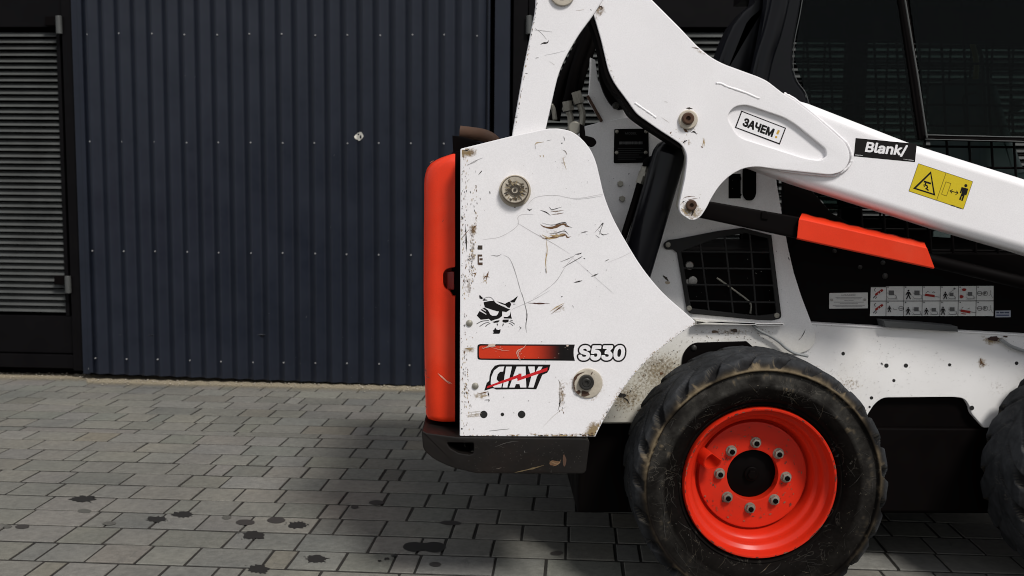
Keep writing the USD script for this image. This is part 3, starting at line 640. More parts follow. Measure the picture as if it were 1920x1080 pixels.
# model stripe and number
bar = Polygon(fillet([(895, 645, 6), (1078, 646), (1076, 653), (1075.6, 661), (1076, 669), (1078, 676.5), (895, 674.5, 6)], 0)).buffer(0)
inn = Polygon(fillet([(898, 648, 5), (1078, 648.5), (1078, 673), (898, 672, 5)], 0))
def grad(p): t = min(1, max(0, (p[0] - 990) / 62)); t = t * t * (3 - 2 * t); return np.array((.52, .038, .014)) * (1 - t) + np.array(INK) * t
cells = [(inn.intersection(sbox(x, 640, x + 6, 680)), grad) for x in range(894, 1054, 6)]
chips = [taper([(987, 645), (981, 652), (972, 656), (969, 662), (973, 672), (977, 676)], .6, 1.4), taper([(984, 650), (975, 657), (972, 663), (976, 675)], .4, .9), taper([(904, 654), (915, 650), (930, 649)], .5, 1.6), blot((922, 647), 8, 2.2, .4, 14), blot((1064, 648), 2, 1.4, .4, 8), taper([(920, 651), (945, 657), (955, 656)], .3, .7)]
chips += [blot((rnd.uniform(900, 1070), rnd.uniform(649, 673)), rnd.uniform(.4, .9), rnd.uniform(.3, .6), .3, 6) for _ in range(16)]
decal(SP, 'model_stripe', [(bar, INK)] + cells + [(c, (.55, .45, .38)) for c in chips], dP, label='red to black stripe')
num = words('S530', (1084, 673.4), (86, 0), (2.6, -24), True, .035)
num = affinity.scale(num, 1, 1.0)
decal(SP, 'model_number', [(unary_union([num.buffer(3.2), Polygon(num.convex_hull.exterior).buffer(-5)]), INK), (num.buffer(.4), WHITE)], dP, label='white lettering with a black outline')
K = lambda pts: poly(pts, (890, 640), 6.62)
clay = [(K([(120, 612), (150, 515), (180, 490), (185, 430), (205, 360), (250, 302), (310, 285), (940, 288), (925, 350), (900, 390), (840, 415), (765, 595), (640, 590), (270, 598), (230, 580), (190, 590)]), INK),
        (unary_union([K([(368, 311), (300, 316), (240, 362), (203, 450), (200, 530), (240, 573), (330, 572), (347, 505), (300, 505), (272, 470), (285, 410), (315, 378), (352, 375)]), K([(390, 314), (463, 314), (405, 572), (348, 572)]), K([(520, 314), (632, 312), (640, 572), (565, 572), (558, 530), (512, 530), (496, 572), (430, 572)]), K([(662, 312), (745, 312), (748, 395), (792, 314), (842, 314), (772, 440), (730, 572), (668, 572), (702, 440)])]), WHITE),
        (K([(545, 400), (575, 400), (570, 470), (525, 470)]), INK),
        (K([(160, 555), (580, 398), (582, 437), (905, 323), (900, 367), (530, 493), (535, 455), (150, 582)]), (.50, .018, .022))]
decal(SP, 'sticker', clay, dP, label='black sticker with slanted white letters and a red lightning bolt')
# ---- scratches, rust and grime on the panel
BR, DK, GY, TN = (.115, .055, .02), (.012, .009, .007), (.26, .25, .25), (.36, .26, .13)
S = []
def sc(pts, w, c, w0=.35): S.append((taper(pts, w0, w * (1.9 if c in (BR, TN) else 1.3)), c))
for pts, w, c in [
    ([(1013, 394), (1024, 398), (1032, 404)], 1.6, DK), ([(1030, 388), (1034, 393), (1040, 392), (1053, 388)], 1.5, DK), ([(1033, 397), (1045, 396), (1057, 394)], .9, BR), ([(1034, 402), (1046, 401), (1057, 399)], .9, BR),
    ([(1013, 420), (1020, 425), (1035, 427), (1056, 420), (1062, 424), (1070, 426)], 2.6, BR), ([(1016, 418), (1035, 422), (1058, 417), (1064, 423), (1073, 427)], 1.3, DK), ([(1012, 440), (1020, 447), (1034, 446), (1058, 440), (1064, 445), (1071, 443)], 2.8, BR), ([(1030, 437), (1042, 437), (1058, 433), (1066, 440)], 1.6, DK),
    ([(1031, 441), (1045, 442), (1060, 438)], 2.6, TN), ([(1016, 440), (1030, 447), (1045, 446)], 2.0, TN), ([(1024, 450), (1026, 470), (1023, 490), (1025, 512)], 1.2, TN), ([(1023, 503), (1024, 513)], 1.8, DK),
    ([(1115, 436), (1124, 426), (1131, 418), (1126, 432), (1124, 440)], 1.5, DK), ([(1122, 432), (1130, 440), (1141, 438)], 1.3, DK), ([(1117, 441), (1124, 446)], 1.0, DK), ([(1089, 437), (1096, 435), (1102, 434)], 1.4, DK),
    ([(1078, 477), (1086, 476), (1091, 474)], 2.0, DK), ([(1055, 502), (1072, 492), (1088, 483), (1092, 480)], 1.1, DK), ([(1051, 491), (1066, 485), (1078, 479)], .8, DK), ([(1094, 485), (1097, 484)], 1.6, DK),
    ([(1076, 530), (1084, 528), (1092, 526)], 2.2, DK), ([(1108, 519), (1115, 516), (1122, 513)], 2.0, DK), ([(1134, 490), (1142, 486)], 1.0, DK),
    ([(920, 478), (932, 480), (940, 477)], 1.0, DK), ([(944, 478), (956, 486), (966, 510), (976, 545), (982, 562)], .9, GY), ([(978, 548), (984, 570), (988, 590), (986, 610), (987, 624)], 1.3, DK), ([(905, 449), (935, 445), (960, 432), (972, 420), (971, 408), (980, 402), (1000, 402)], .7, (.42, .40, .40)), ([(970, 418), (1000, 436), (1040, 458), (1068, 476)], .7, (.42, .4, .4)), ([(1000, 560), (1040, 530), (1060, 500), (1075, 482)], .7, (.36, .35, .35)), ([(960, 580), (1000, 562), (1030, 545)], .6, (.36, .35, .35)),
    ([(990, 383), (1005, 370), (1040, 366), (1080, 372), (1135, 363)], .6, (.45, .43, .43)), ([(1075, 374), (1100, 372), (1130, 367)], .6, (.4, .4, .4)), ([(1070, 480), (1110, 515), (1150, 550)], .5, (.5, .48, .48)), ([(1140, 492), (1165, 482), (1185, 472)], .5, (.5, .48, .48)),
    ([(990, 568), (1010, 569), (1031, 569)], 2.0, (.06, .02, .012)), ([(1031, 584), (1045, 575), (1058, 568)], 1.1, TN), ([(1033, 589), (1048, 578), (1057, 571)], 1.2, BR), ([(1052, 557), (1055, 555)], 1.8, DK), ([(1073, 572), (1076, 577)], .9, GY),
    ([(988, 391), (993, 394), (998, 391)], 2.0, DK), ([(875, 311), (890, 302), (905, 296)], 1.0, GY), ([(876, 309), (888, 305), (897, 299)], .8, GY), ([(897, 328), (902, 322), (904, 320)], 1.2, DK), ([(918, 358), (919, 364)], 1.8, DK),
    ([(1004, 272), (1006, 268), (1020, 266)], 1.0, TN), ([(1025, 264), (1034, 262)], .9, GY), ([(1004, 280), (1003, 270)], 1.0, GY), ([(1057, 256), (1059, 264)], 1.0, DK), ([(1052, 269), (1055, 268)], 2.0, DK), ([(1055, 281), (1060, 284), (1063, 290)], 1.4, (.1, .08, .05)), ([(1056, 295), (1058, 306), (1062, 318)], .7, TN), ([(1012, 291), (1014, 294)], 1.2, TN), ([(1018, 290), (1020, 295)], 1.0, TN),
    ([(873, 420), (874, 445), (875, 472)], 2.2, DK), ([(868, 445), (873, 438), (880, 430)], 1.0, BR), ([(865, 405), (868, 412)], 2.2, DK), ([(869, 282), (876, 282), (880, 279)], 2.0, DK), ([(884, 433), (890, 425), (894, 423)], 1.3, BR), ([(886, 430), (893, 436)], 1.0, BR),
    ([(911, 528), (914, 515), (917, 508)], 1.4, BR), ([(906, 524), (911, 518), (918, 520)], 1.4, BR), ([(905, 530), (910, 526), (913, 532)], 1.0, TN), ([(893, 510), (889, 520)], 1.2, BR), ([(886, 513), (893, 512)], 1.2, BR),
    ([(871, 653), (880, 654), (890, 654)], 1.8, TN), ([(870, 656), (871, 665)], 1.4, BR), ([(872, 653), (889, 652)], .8, DK), ([(897, 738), (908, 736), (916, 734)], 1.1, BR), ([(903, 743), (915, 741)], 1.0, TN), ([(915, 735), (917, 744)], 1.9, DK), ([(908, 750), (917, 750), (916, 754)], 1.6, DK),
    ([(1047, 712), (1050, 720), (1049, 735)], 1.2, (.2, .18, .15)), ([(1049, 735), (1050, 755), (1046, 770)], 1.5, DK), ([(880, 778), (895, 776), (903, 776)], 1.3, (.3, .26, .2)), ([(876, 782), (890, 780), (902, 780)], 1.2, (.35, .3, .24)), ([(880, 773), (894, 772), (902, 772)], 1.0, (.3, .27, .22)),
    ([(917, 808), (935, 806), (955, 804)], .7, DK), ([(1018, 800), (1040, 778), (1062, 762)], .7, (.5, .48, .45)), ([(990, 752), (992, 751)], 1.2, DK), ([(963, 773), (964, 775)], 1.4, DK), ([(882, 757), (884, 764)], .8, GY)]: sc(pts, w, c)
S.append((sbox(896, 460, 904.5, 468), (.03, .02, .012)))
S.append((unary_union([sbox(895.5, 477, 898, 496), sbox(898, 477, 904, 481), sbox(899, 484, 905, 488), sbox(897, 492, 905, 497)]), (.06, .03, .015)))
for _ in range(170):                                 # rubbed left edge
    x, y = 865 + abs(rnd.gauss(0, 9)), rnd.uniform(284, 815)
    if 560 < y < 690 and x > 892: continue
    h = rnd.uniform(.8, 5.5); S.append((taper([(x, y), (x + rnd.gauss(0, .8), y + h)], .3, rnd.uniform(.5, 1.9)), rnd.choice([DK, BR, BR, TN, GY, TN])))
for cx, y0, y1, n in ((885, 440, 545, 60), (891, 345, 430, 26), (884, 470, 505, 30), (874, 690, 760, 40), (1052, 720, 775, 14), (866, 400, 480, 16)):
    for _ in range(n):
        x, y = rnd.gauss(cx, 3.2), rnd.uniform(y0, y1); S.append((taper([(x, y), (x + rnd.gauss(.8, .8), y + rnd.uniform(1, 5))], .3, rnd.uniform(.5, 1.8)), rnd.choice([DK, BR, TN, TN, GY])))
for _ in range(90):                                  # rusty lower edge
    x = rnd.uniform(864, 1112) if rnd.random() < .4 else rnd.uniform(1000, 1112); S.append((blot((x, 817.5 - abs(rnd.gauss(0, 1.3))), rnd.uniform(.8, 3.5), rnd.uniform(.4, 1.2), .4, 8), rnd.choice([BR, DK, TN])))
for t in np.linspace(0, 1, 60):                      # chipped arch edge
    x, y = np.interp(t, np.linspace(0, 1, 8), [1303, 1262, 1226, 1193, 1164, 1144, 1129, 1117]), np.interp(t, np.linspace(0, 1, 8), [608, 636, 664, 698, 736, 768, 794, 815])
    if rnd.random() < .75: S.append((blot((x - rnd.uniform(1, 2.4), y - rnd.uniform(.5, 1.8)), rnd.uniform(.5, 2.0), rnd.uniform(.5, 1.3), .4, 7), rnd.choice([BR, TN, DK, TN])))
for _ in range(60): S.append((blot((rnd.uniform(868, 1150), rnd.uniform(300, 812)), rnd.uniform(.3, .8), rnd.uniform(.3, .7), .4, 6), rnd.choice([DK, GY, BR])))
S += [(blot((965.5, 385), 2.4, 4, .3, 9), (.07, .05, .03))]
ok_area = Polygon([p[:2] for p in panel_px]).buffer(-1.2)
decal(SP, 'paint_scratches', [(s.intersection(ok_area), c) for s, c in S], dP, 'worn_marks', kind='stuff', label='scratches, rust and chips in the white paint')
part(lp, 'rust_ring', flat([(taper([(1079, 735), (1076, 718), (1082, 704), (1096, 697)], 1, 5), BR), (blot((1097, 738), 9, 5, .35, 16), (.09, .04, .015)), (blot((1084, 735), 5, 3.5, .4, 12), (.06, .028, .012)), (taper([(1108, 703), (1111, 697)], .8, 2), DK)], dP - .0062)[0], 'rust', smooth=False)

arch_pts = [(1303, 608), (1262, 636), (1226, 664), (1193, 698), (1164, 736), (1144, 768), (1129, 794), (1117, 815)]
def panel_dirt(X, Y):
    q = .42 * np.exp(-(X - 862) / 13) * (.55 + .45 * np.sin(Y * .045 + 1.0)) + .62 * np.exp(-(818 - Y) / 7) * (.35 + .65 * (X > 990)) + .55 * np.exp(-edge_d(X, Y, arch_pts) / 8)
    for c, rx, ry, s_ in (((966, 357), 42, 40, .42), ((1042, 396), 26, 8, .30), ((1042, 437), 30, 12, .40), ((1025, 480), 6, 30, .34), ((888, 430), 8, 12, .44), ((886, 470), 7, 40, .40), ((910, 520), 10, 12, .40), ((878, 535), 8, 22, .40), ((1100, 722), 40, 36, .55), ((900, 742), 22, 12, .45), ((880, 656), 16, 8, .5), ((885, 778), 26, 8, .45), ((1048, 580), 16, 14, .42), ((1010, 275), 18, 18, .32), ((1056, 300), 10, 34, .36), ((1112, 802), 16, 18, .42), ((880, 285), 20, 10, .55), ((925, 620), 30, 20, .22), ((1052, 745), 8, 34, .4)): q = q + spot(X, Y, c, rx, ry, s_)
    return q
grime(SP, Polygon([p[:2] for p in panel_px]), dP, panel_dirt, 3.0)

# ---- rear link
link = [(1146, -34, 20), (1128, -62, 30), (1075, -78, 30), (1020, -58, 30), (1005, -10, 20), (1005, 12, 30), (983, 122), (961, 250), (955, 300), (1010, 300), (1024, 240), (1040, 168), (1046, 143, 20), (1058, 112, 30), (1087, 62, 25), (1112, 30, 25), (1133, -4, 20)]
RL = part(LD, 'rear_link', plate(link, .040, .055, .004, r=0), 'white_paint')
part(RL, 'pivot_pin', disc((1055, -14), .028, 24, .014, [(0, 0), (.5, .02), (.55, .2), (.85, .16), (.95, .2), (1, .4), (1, 1)], 36), 'dirty_cream_paint')
S = []
for pts, w, c in [([(1013, 84), (1018, 81), (1026, 80), (1029, 75)], 2.4, DK), ([(1003, 53), (1015, 62), (1025, 74)], .7, GY), ([(1002, 56), (1020, 58), (1035, 60)], .6, GY), ([(1004, 109), (1010, 108)], 1.0, DK), ([(984, 138), (990, 137)], 1.0, DK), ([(965, 219), (967, 221)], 2.2, DK), ([(1020, 104), (1040, 100), (1060, 95)], .5, (.4, .4, .4)), ([(1030, 115), (1040, 122)], .8, (.45, .43, .4)), ([(1107, 17), (1109, 20)], 1.0, DK), ([(1080, 20), (1095, 18)], .9, (.5, .45, .4))]: sc(pts, w, c)
for _ in range(60):
    t = rnd.random(); x = np.interp(t, [0, .5, 1], [963, 985, 1006]); y = np.interp(t, [0, .5, 1], [248, 122, 5]); S.append((blot((x + abs(rnd.gauss(0, .9)) + .8, y), rnd.uniform(.3, .9), rnd.uniform(.5, 2), .4, 7), rnd.choice([DK, GY, TN])))
decal(RL, 'paint_scratches', S, .040, 'worn_marks', kind='stuff')

# ---- lift arm: plate with a pressed pocket, welded over a rounded beam
dA = .048
arm = [(1113, 27), (1117, 40), (1127, 74, 10), (1141, 134, 20), (1153, 158, 14), (1178, 191, 12), (1194, 214, 12), (1237, 244, 10), (1262, 260, 8), (1280, 272, 12), (1288, 290, 12), (1288, 306, 14), (1284, 335), (1277, 367), (1273, 385, 14), (1275, 400, 12), (1297, 415, 16), (1313, 408, 10), (1325, 390, 12), (1333, 373, 12), (1348, 349, 16), (1368, 329, 16), (1394, 315, 14), (1420, 312, 10), (1460, 318), (1557, 328, 10), (1583, 321, 14), (1596, 296, 14), (1588, 270, 16), (1530, 219), (1490, 187), (1470, 176, 8), (1438, 151, 12), (1420, 143), (1357, 120, 12), (1334, 108, 12), (1308, 87, 10), (1273, 50), (1223, 0), (1188, -34), (1150, -58), (1115, -40)]
pocket = [(1362, 219, 16), (1376, 199, 12), (1400, 196, 10), (1471, 220, 16), (1492, 233, 14), (1549, 279, 6), (1551, 293, 6), (1538, 301, 8), (1510, 297, 10), (1384, 257, 14)]
AR = part(LD, 'lift_arm', plate(arm, dA, .016, .003, holes=[pocket], r=0), 'white_paint')
# box sides of the arm behind the plate, and the pocket's floor
part(AR, 'arm_box', [plate([(1119, 30), (1128, 71), (1144, 132), (1158, 158), (1181, 187), (1197, 209), (1240, 239), (1284, 270), (1292, 290), (1292, 308), (1281, 367), (1277, 388), (1297, 411), (1310, 404), (1329, 371), (1345, 345), (1366, 325), (1393, 311), (1420, 308), (1430, 306), (1430, 152), (1357, 124), (1332, 111), (1304, 88), (1270, 54), (1220, 3), (1185, -30), (1150, -54), (1119, -36)], dA + .0165, .085, 0)], 'white_chassis_paint')
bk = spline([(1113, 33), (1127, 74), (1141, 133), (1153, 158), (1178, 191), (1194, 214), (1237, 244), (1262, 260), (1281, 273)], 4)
part(AR, 'edge_strip', plate(np.vstack([bk, (bk + np.array([-6.5, 5.5]))[::-1]]), dA + .006, .08, 0), 'black_plastic')  # thin black plate along the arm's lower-left edge
part(AR, 'pocket_floor', plate([(1350, 190), (1400, 190), (1480, 212), (1560, 275), (1560, 306), (1500, 303), (1350, 266)], dA + .0125, .003, 0), 'white_paint')
beam = [(1300, 130), (1420, 148), (1478, 181), (1520, 193), (1719, 270.5), (1920, 333.5), (2240, 432, 60), (2420, 700, 30), (2290, 740, 30), (2160, 550, 60), (1920, 474), (1777, 433), (1662, 396), (1501, 345.5), (1410, 312), (1300, 280)]
part(AR, 'arm_beam', plate(beam, dA + .018, .11, .030, steps=7, r=0), 'white_paint', smooth=50)
# weld bead along the plate's end, weld lines
weld = spline([(1470, 175), (1490, 186), (1530, 218), (1580, 261), (1593, 279), (1597, 297), (1590, 313), (1573, 325), (1557, 329), (1500, 324), (1460, 319)], 8)
part(AR, 'weld_seam', tube(onY(weld, dA + .012), [.004 * rnd.uniform(.75, 1.2) for _ in weld], 6), 'white_paint', smooth=True)
for run in ([(1342, 156), (1352, 157), (1362, 162), (1380, 168), (1400, 175), (1418, 183), (1424, 184)], [(1190, 193), (1206, 204), (1222, 215), (1230, 221)]):
    w_ = spline(run, 6); part(AR, 'weld_bead', tube(onY(w_, dA + .0026), [.0046 * rnd.uniform(.9, 1.1) for _ in w_], 6), 'white_paint', smooth=True)
ap = part(AR, 'arm_pin', [disc((1291, 224), dA - .010, 18, .012, [(0, 0), (.9, 0), (1, .3), (1, 1)], 28)], 'dirty_cream_paint', label='rusty pin with chipped cream collar')
part(ap, 'rusty_bolt', disc((1291, 222), dA - .020, 11.5, .014, [(0, .6), (.34, .55), (.40, .05), (.75, .0), (.95, .12), (1, .3), (1, 1)], 20), 'rust')
lk = part(AR, 'knuckle_pin', disc((1297, 385), dA - .010, 10.5, .014, [(0, .6), (.34, .55), (.40, .05), (.75, .0), (.95, .12), (1, .3), (1, 1)], 20), 'rust')
S = []
for pts, w, c in [([(1297, 390), (1299, 398), (1296, 405)], 4, (.03, .018, .01)), ([(1281, 372), (1288, 369), (1303, 368)], .9, BR), ([(1279, 380), (1284, 377)], 1.0, DK), ([(1290, 374), (1308, 372)], .7, BR), ([(1277, 390), (1284, 396)], 1.2, TN), ([(1280, 395), (1290, 402)], 1.6, TN), ([(1286, 203), (1292, 203), (1299, 204)], 3.2, (.035, .028, .02)), ([(1283, 236), (1285, 244), (1290, 248)], 5, (.10, .05, .02)), ([(1295, 249), (1301, 247), (1307, 252)], 2.2, DK), ([(1280, 269), (1284, 265), (1289, 263)], 2.6, DK), ([(1318, 258), (1319, 266), (1316, 276)], 1.0, TN), ([(1321, 262), (1320, 275)], .9, TN), ([(1314, 274), (1318, 277)], 1.2, BR), ([(1297, 89), (1304, 90), (1311, 92)], 1.7, (.08, .035, .015)), ([(1540, 277), (1546, 281), (1549, 284)], 1.8, DK), ([(1245, 190), (1252, 192)], 1.0, (.5, .48, .46)), ([(1120, 17), (1126, 12), (1129, 16), (1124, 20)], 2.4, (.05, .03, .02)), ([(1256, 251), (1259, 247)], 1.6, BR), ([(1240, 220), (1255, 230)], .7, (.5, .47, .44))]: sc(pts, w, c)
for _ in range(30): S.append((blot((rnd.gauss(1292, 14), rnd.gauss(388, 12)), rnd.uniform(.3, 1), rnd.uniform(.3, .9), .4, 6), rnd.choice([BR, TN, DK])))
for _ in range(26): S.append((blot((rnd.gauss(1290, 15), rnd.gauss(238, 13)), rnd.uniform(.3, 1), rnd.uniform(.3, .9), .4, 6), rnd.choice([BR, TN, DK])))
okA = Polygon(fillet(arm)).buffer(-1).difference(Polygon(fillet(pocket)).buffer(1))
decal(AR, 'paint_scratches', [(s.intersection(okA), c) for s, c in S], dA, 'worn_marks', kind='stuff')
low_edge = [(1288, 300), (1278, 367), (1274, 390), (1297, 414), (1325, 390), (1348, 349), (1394, 315), (1460, 318), (1557, 328)]; back_edge = [(1113, 27), (1127, 74), (1153, 158), (1194, 214), (1262, 260)]
def arm_dirt(X, Y):
    q = .40 * np.exp(-edge_d(X, Y, back_edge) / 7) + .30 * np.exp(-edge_d(X, Y, low_edge) / 6) + .3 * np.exp(-edge_d(X, Y, [(1223, 0), (1308, 87), (1334, 108), (1420, 143)]) / 5)
    for c, rx, ry, s_ in (((1291, 234), 24, 22, .46), ((1297, 392), 20, 20, .52), ((1319, 265), 7, 14, .34), ((1125, 18), 14, 14, .5), ((1545, 290), 14, 10, .4), ((1290, 268), 16, 8, .36), ((1325, 95), 22, 10, .4), ((1255, 190), 30, 12, .2)): q = q + spot(X, Y, c, rx, ry, s_)
    return q
grime(AR, Polygon(fillet(arm)).difference(Polygon(fillet(pocket)).buffer(3)), dA, arm_dirt, 3.0)
# stickers on the arm
Z = lambda pts: [(1370 + x / 12, 190 + y / 12) for x, y in pts]
fr = Polygon(Z([(240, 208), (1248, 598), (1104, 976), (92, 592)])); fi = Polygon(Z([(256, 240), (1215, 610), (1090, 938), (128, 582)]))
zt = words('ЗАЧЕМ', (1391.6, 234.6), (56.5, 21.8), (4.6, -13.2), True, .05)
ex = unary_union([LineString(Z([(1085, 650), (1045, 742)])).buffer(2.1, cap_style=2), Point(Z([(1021, 805)])[0]).buffer(2.2)])
decal(AR, 'sticker', [(fr, WHITE), (fr.difference(fi), INK), (zt, INK), (ex, (.52, .32, .055))], dA + .0124, label='sticker with a thin black frame and a yellow exclamation mark')
B_ = lambda pts: [(1590 + x / 13.71, 250 + y / 13.71) for x, y in pts]
bl = Polygon(fillet([(*p, .8) for p in B_([(195, 120), (1768, 270), (1720, 740), (150, 590)])]))
bt = words('Blank/', B_([(432, 462)])[0], (76.5, 7.6), (4.1, -17.0), True, .02)
small = [LineString(B_([(a, b), (a + w, b + w * .095)])).buffer(.55, cap_style=2) for a, b, w in ((182, 552, 30), (216, 556, 70), (292, 560, 92), (1428, 664, 22), (1468, 672, 60), (1548, 682, 145))]
decal(AR, 'sticker', [(bl, INK), (bt, WHITE)] + [(s, (.45, .45, .45)) for s in small], dA + .018, label='black sticker with one white word and a slash')
Yp = lambda pts: [(1695 + x / 10.8, 300 + y / 10.8) for x, y in pts]; Yl = lambda pts, w: LineString(Yp(pts)).buffer(w / 21.6, cap_style=2, join_style=2)
ys = Polygon(fillet([(*p, 1.5) for p in Yp([(288, 66), (1397, 433), (1202, 1002), (92, 632)])])); tri = Polygon(Yp([(545, 225), (178, 578), (632, 722)])); tri2 = Polygon(Yp([(533, 285), (245, 568), (592, 678)]))
man = unary_union([Point(Yp([(1250, 518)])[0]).buffer(2.9), Polygon(Yp([(1165, 545), (1300, 582), (1262, 712), (1232, 705), (1255, 630), (1235, 690), (1185, 830), (1155, 822), (1185, 730), (1172, 726), (1145, 812), (1112, 800), (1165, 670), (1180, 600), (1155, 672), (1128, 664)]))])
fall = unary_union([Polygon(Yp([(405, 415), (550, 460), (540, 495), (398, 452)])), Yl([(440, 465), (425, 500), (465, 520), (475, 555), (445, 580), (480, 600), (490, 625)], 26), Yl([(425, 500), (385, 510)], 16), Yl([(430, 510), (400, 550)], 16)])
arw = unary_union([Yl([(940, 625), (1080, 665)], 14), Yl([(985, 598), (930, 623), (970, 672)], 14), Yl([(1060, 622), (1092, 668), (1040, 705)], 14)])
decal(AR, 'sticker', [(ys, (.55, .42, .02)), (ys.difference(ys.buffer(-.75)), INK), (Yl([(850, 262), (662, 806)], 9), INK), (tri.difference(tri2), INK), (fall, INK), (Polygon(Yp([(848, 442), (948, 475), (858, 728), (758, 692)])).exterior.buffer(.42), (.12, .08, .01)), (arw, INK), (man, INK), (Yl([(952, 912), (1035, 938)], 16), INK), (Yl([(1060, 950), (1160, 980)], 14), INK)], dA + .018, label='yellow warning sticker with a triangle and a standing figure')

# ---- inner upright, its fittings and the chassis side
inner = [(1078, 300), (1085, 240), (1125, 229), (1192, 217), (1300, 200), (1380, 230), (1440, 300), (1452, 316), (1467, 405), (1478, 465), (1489, 512), (1503, 556), (1521, 603, 10), (1531, 634, 14), (1522, 655, 12), (1498, 664, 10), (1452, 668), (1432, 792), (1078, 792)]
IU = part(LD, 'inner_upright', plate(inner, .292, .014, .003, holes=[[(1271, 466), (1350, 436), (1394, 431), (1443, 444), (1460, 594), (1420, 597), (1294, 584)], [(1394, 330, 8), (1394, 320, 8), (1417, 320, 8), (1417, 372, 11), (1394, 372, 11)]], r=0), 'white_inner_paint')
CH = part(LD, 'chassis_side', plate([(1080, 600), (1290, 600), (1300, 604), (1500, 604.5), (1660, 614), (1920, 627.5), (2300, 648), (2300, 800), (1845, 802), (1821, 775, 12), (1819, 763, 12), (1809, 747, 14), (1790, 744.5, 10), (1656, 745.5, 16), (1640, 757, 14), (1628, 776), (1622, 794), (1080, 794)], .300, .02, .003, r=0), 'white_chassis_paint')
for c, r in [((1581, 663), 3.4), ((1662, 685.5), 4.1), ((1698.5, 685.5), 4.0), ((1676, 713.5), 3.0), ((1780.5, 684), 3.0), ((1906, 681), 3.4), ((1634, 746), 3.2), ((1630.5, 763), 2.2), ((1822, 765), 4.4)]: decal(CH, 'bolt_hole', [(Point(c).buffer(r, 8), (.004, .0035, .003))], .300, 'worn_marks')
S = [(blot((1863, 635), 10, 4.5, .35, 18), (.035, .012, .008)), (blot((1885, 631), 4, 2, .4, 10), (.05, .02, .012)), (taper([(1838, 672), (1840, 680), (1846, 684)], 1.5, 3.2), BR), (taper([(1838, 684), (1841, 678)], 1, 2.2), BR), (taper([(1652, 680), (1656, 684)], 1, 2.4), DK), (taper([(1502, 633), (1507, 625), (1510, 618)], .6, 1.8), DK), (taper([(1497, 638), (1503, 632)], .4, 1.2), DK), (taper([(1250, 632), (1260, 640)], .6, 1.5), BR), (blot((1378, 620), 7, 3, .5, 12), (.07, .045, .03)), (blot((1340, 621), 6, 3, .5, 12), (.12, .08, .05)), (blot((1166, 741), 7, 4, .5, 14), DK), (taper([(1168, 745), (1176, 750), (1180, 757)], 1, 3), DK), (taper([(1195, 770), (1210, 764), (1224, 758)], 1, 2.6), BR), (blot((1240, 700), 4, 2.5, .4, 9), BR)]
for _ in range(260):
    x, y = rnd.uniform(1560, 1915), rnd.uniform(650, 742); S.append((blot((x, y), rnd.uniform(.25, .75), rnd.uniform(.25, .65), .4, 6), rnd.choice([GY, (.3, .28, .26), DK, (.35, .33, .3)])))
for _ in range(240):
    t = rnd.random(); x = 1130 + t * 320; y = np.interp(x, [1130, 1165, 1230, 1300, 1450], [780, 745, 675, 615, 612]) + abs(rnd.gauss(0, 22)) + 3; S.append((blot((x, min(y, 786) if y < 786 else rnd.uniform(700, 784)), rnd.uniform(.3, 1.3), rnd.uniform(.3, 1.0), .4, 6), rnd.choice([DK, BR, (.2, .17, .12), (.28, .24, .16)])))
decal(CH, 'paint_scratches', [q for q in S if q[0].centroid.x > 1515], .2985, 'worn_marks', kind='stuff')
decal(IU, 'paint_scratches', [q for q in S if q[0].centroid.x <= 1515], .2915, 'worn_marks', kind='stuff')
grime(IU, Polygon([(1090, 600), (1300, 604), (1500, 606), (1520, 650), (1450, 664), (1425, 788), (1090, 788)]), .292, lambda X, Y: spot(X, Y, (1166, 750), 40, 34, .40) + spot(X, Y, (1230, 720), 60, 60, .29) + spot(X, Y, (1250, 680), 80, 40, .27) + spot(X, Y, (1370, 622), 70, 12, .42) + spot(X, Y, (1470, 640), 40, 16, .25), 4.0)
ch_area = Polygon([(1090, 672), (1500, 672), (1500, 608), (1920, 632), (1920, 760), (1845, 795), (1819, 760), (1806, 743), (1790, 740), (1656, 741), (1636, 757), (1620, 790), (1090, 790)])
def ch_dirt(X, Y):
    q = .40 * np.exp(-edge_d(X, Y, [(1610, 780), (1640, 755), (1656, 745), (1790, 745), (1810, 748), (1840, 799)]) / 7) + .28 * np.exp(-(Y - 604 - (X - 1500) * .056) / 8)
    for c, rx, ry, s_ in (((1862, 637), 26, 14, .55), ((1841, 680), 12, 14, .5), ((1166, 750), 46, 36, .55), ((1230, 720), 50, 50, .40), ((1250, 690), 60, 40, .35), ((1520, 690), 60, 20, .3), ((1590, 720), 40, 30, .28), ((1700, 720), 120, 16, .22), ((1870, 730), 40, 40, .3), ((1505, 630), 14, 14, .4)): q = q + spot(X, Y, c, rx, ry, s_)
    return q
grime(CH, ch_area, .2995, ch_dirt, 4.0)
part(CH, 'step_strip', plate([(1657, 602), (1732, 607), (1796, 612.5), (1797, 622.5), (1660, 613.5)], .27, .10, .003), 'grey_rubber')
part(CH, 'upper_flange', plate([(1500, 604), (1660, 613), (1920, 627), (2300, 647), (2300, 651), (1920, 631), (1660, 617), (1500, 608)], .296, .05, .003), 'white_chassis_paint')
part(CH, 'guard', [plate([(1625, 735), (2250, 735), (2250, 801), (1625, 801)], .325, .02, .002), plate([(1180, 800), (2250, 806), (2250, 960), (1180, 960)], .31, .03, .008)], 'black_paint')
part(IU, 'ledge', [plate([(1304, 600), (1330, 603), (1400, 606), (1470, 606, 3), (1472, 611, 3), (1418, 611), (1413, 606), (1330, 605), (1304, 610)], .262, .035, .003)], 'white_chassis_paint')
dG = .282
gout = [(1243, 459, 7), (1252, 450, 7), (1270, 448), (1347, 433), (1393, 427), (1447, 441), (1450, 467), (1464, 580), (1466, 597, 7), (1450, 601, 6), (1420, 600), (1292, 588, 8), (1287, 575, 6), (1270, 474), (1262, 468), (1248, 468, 6)]
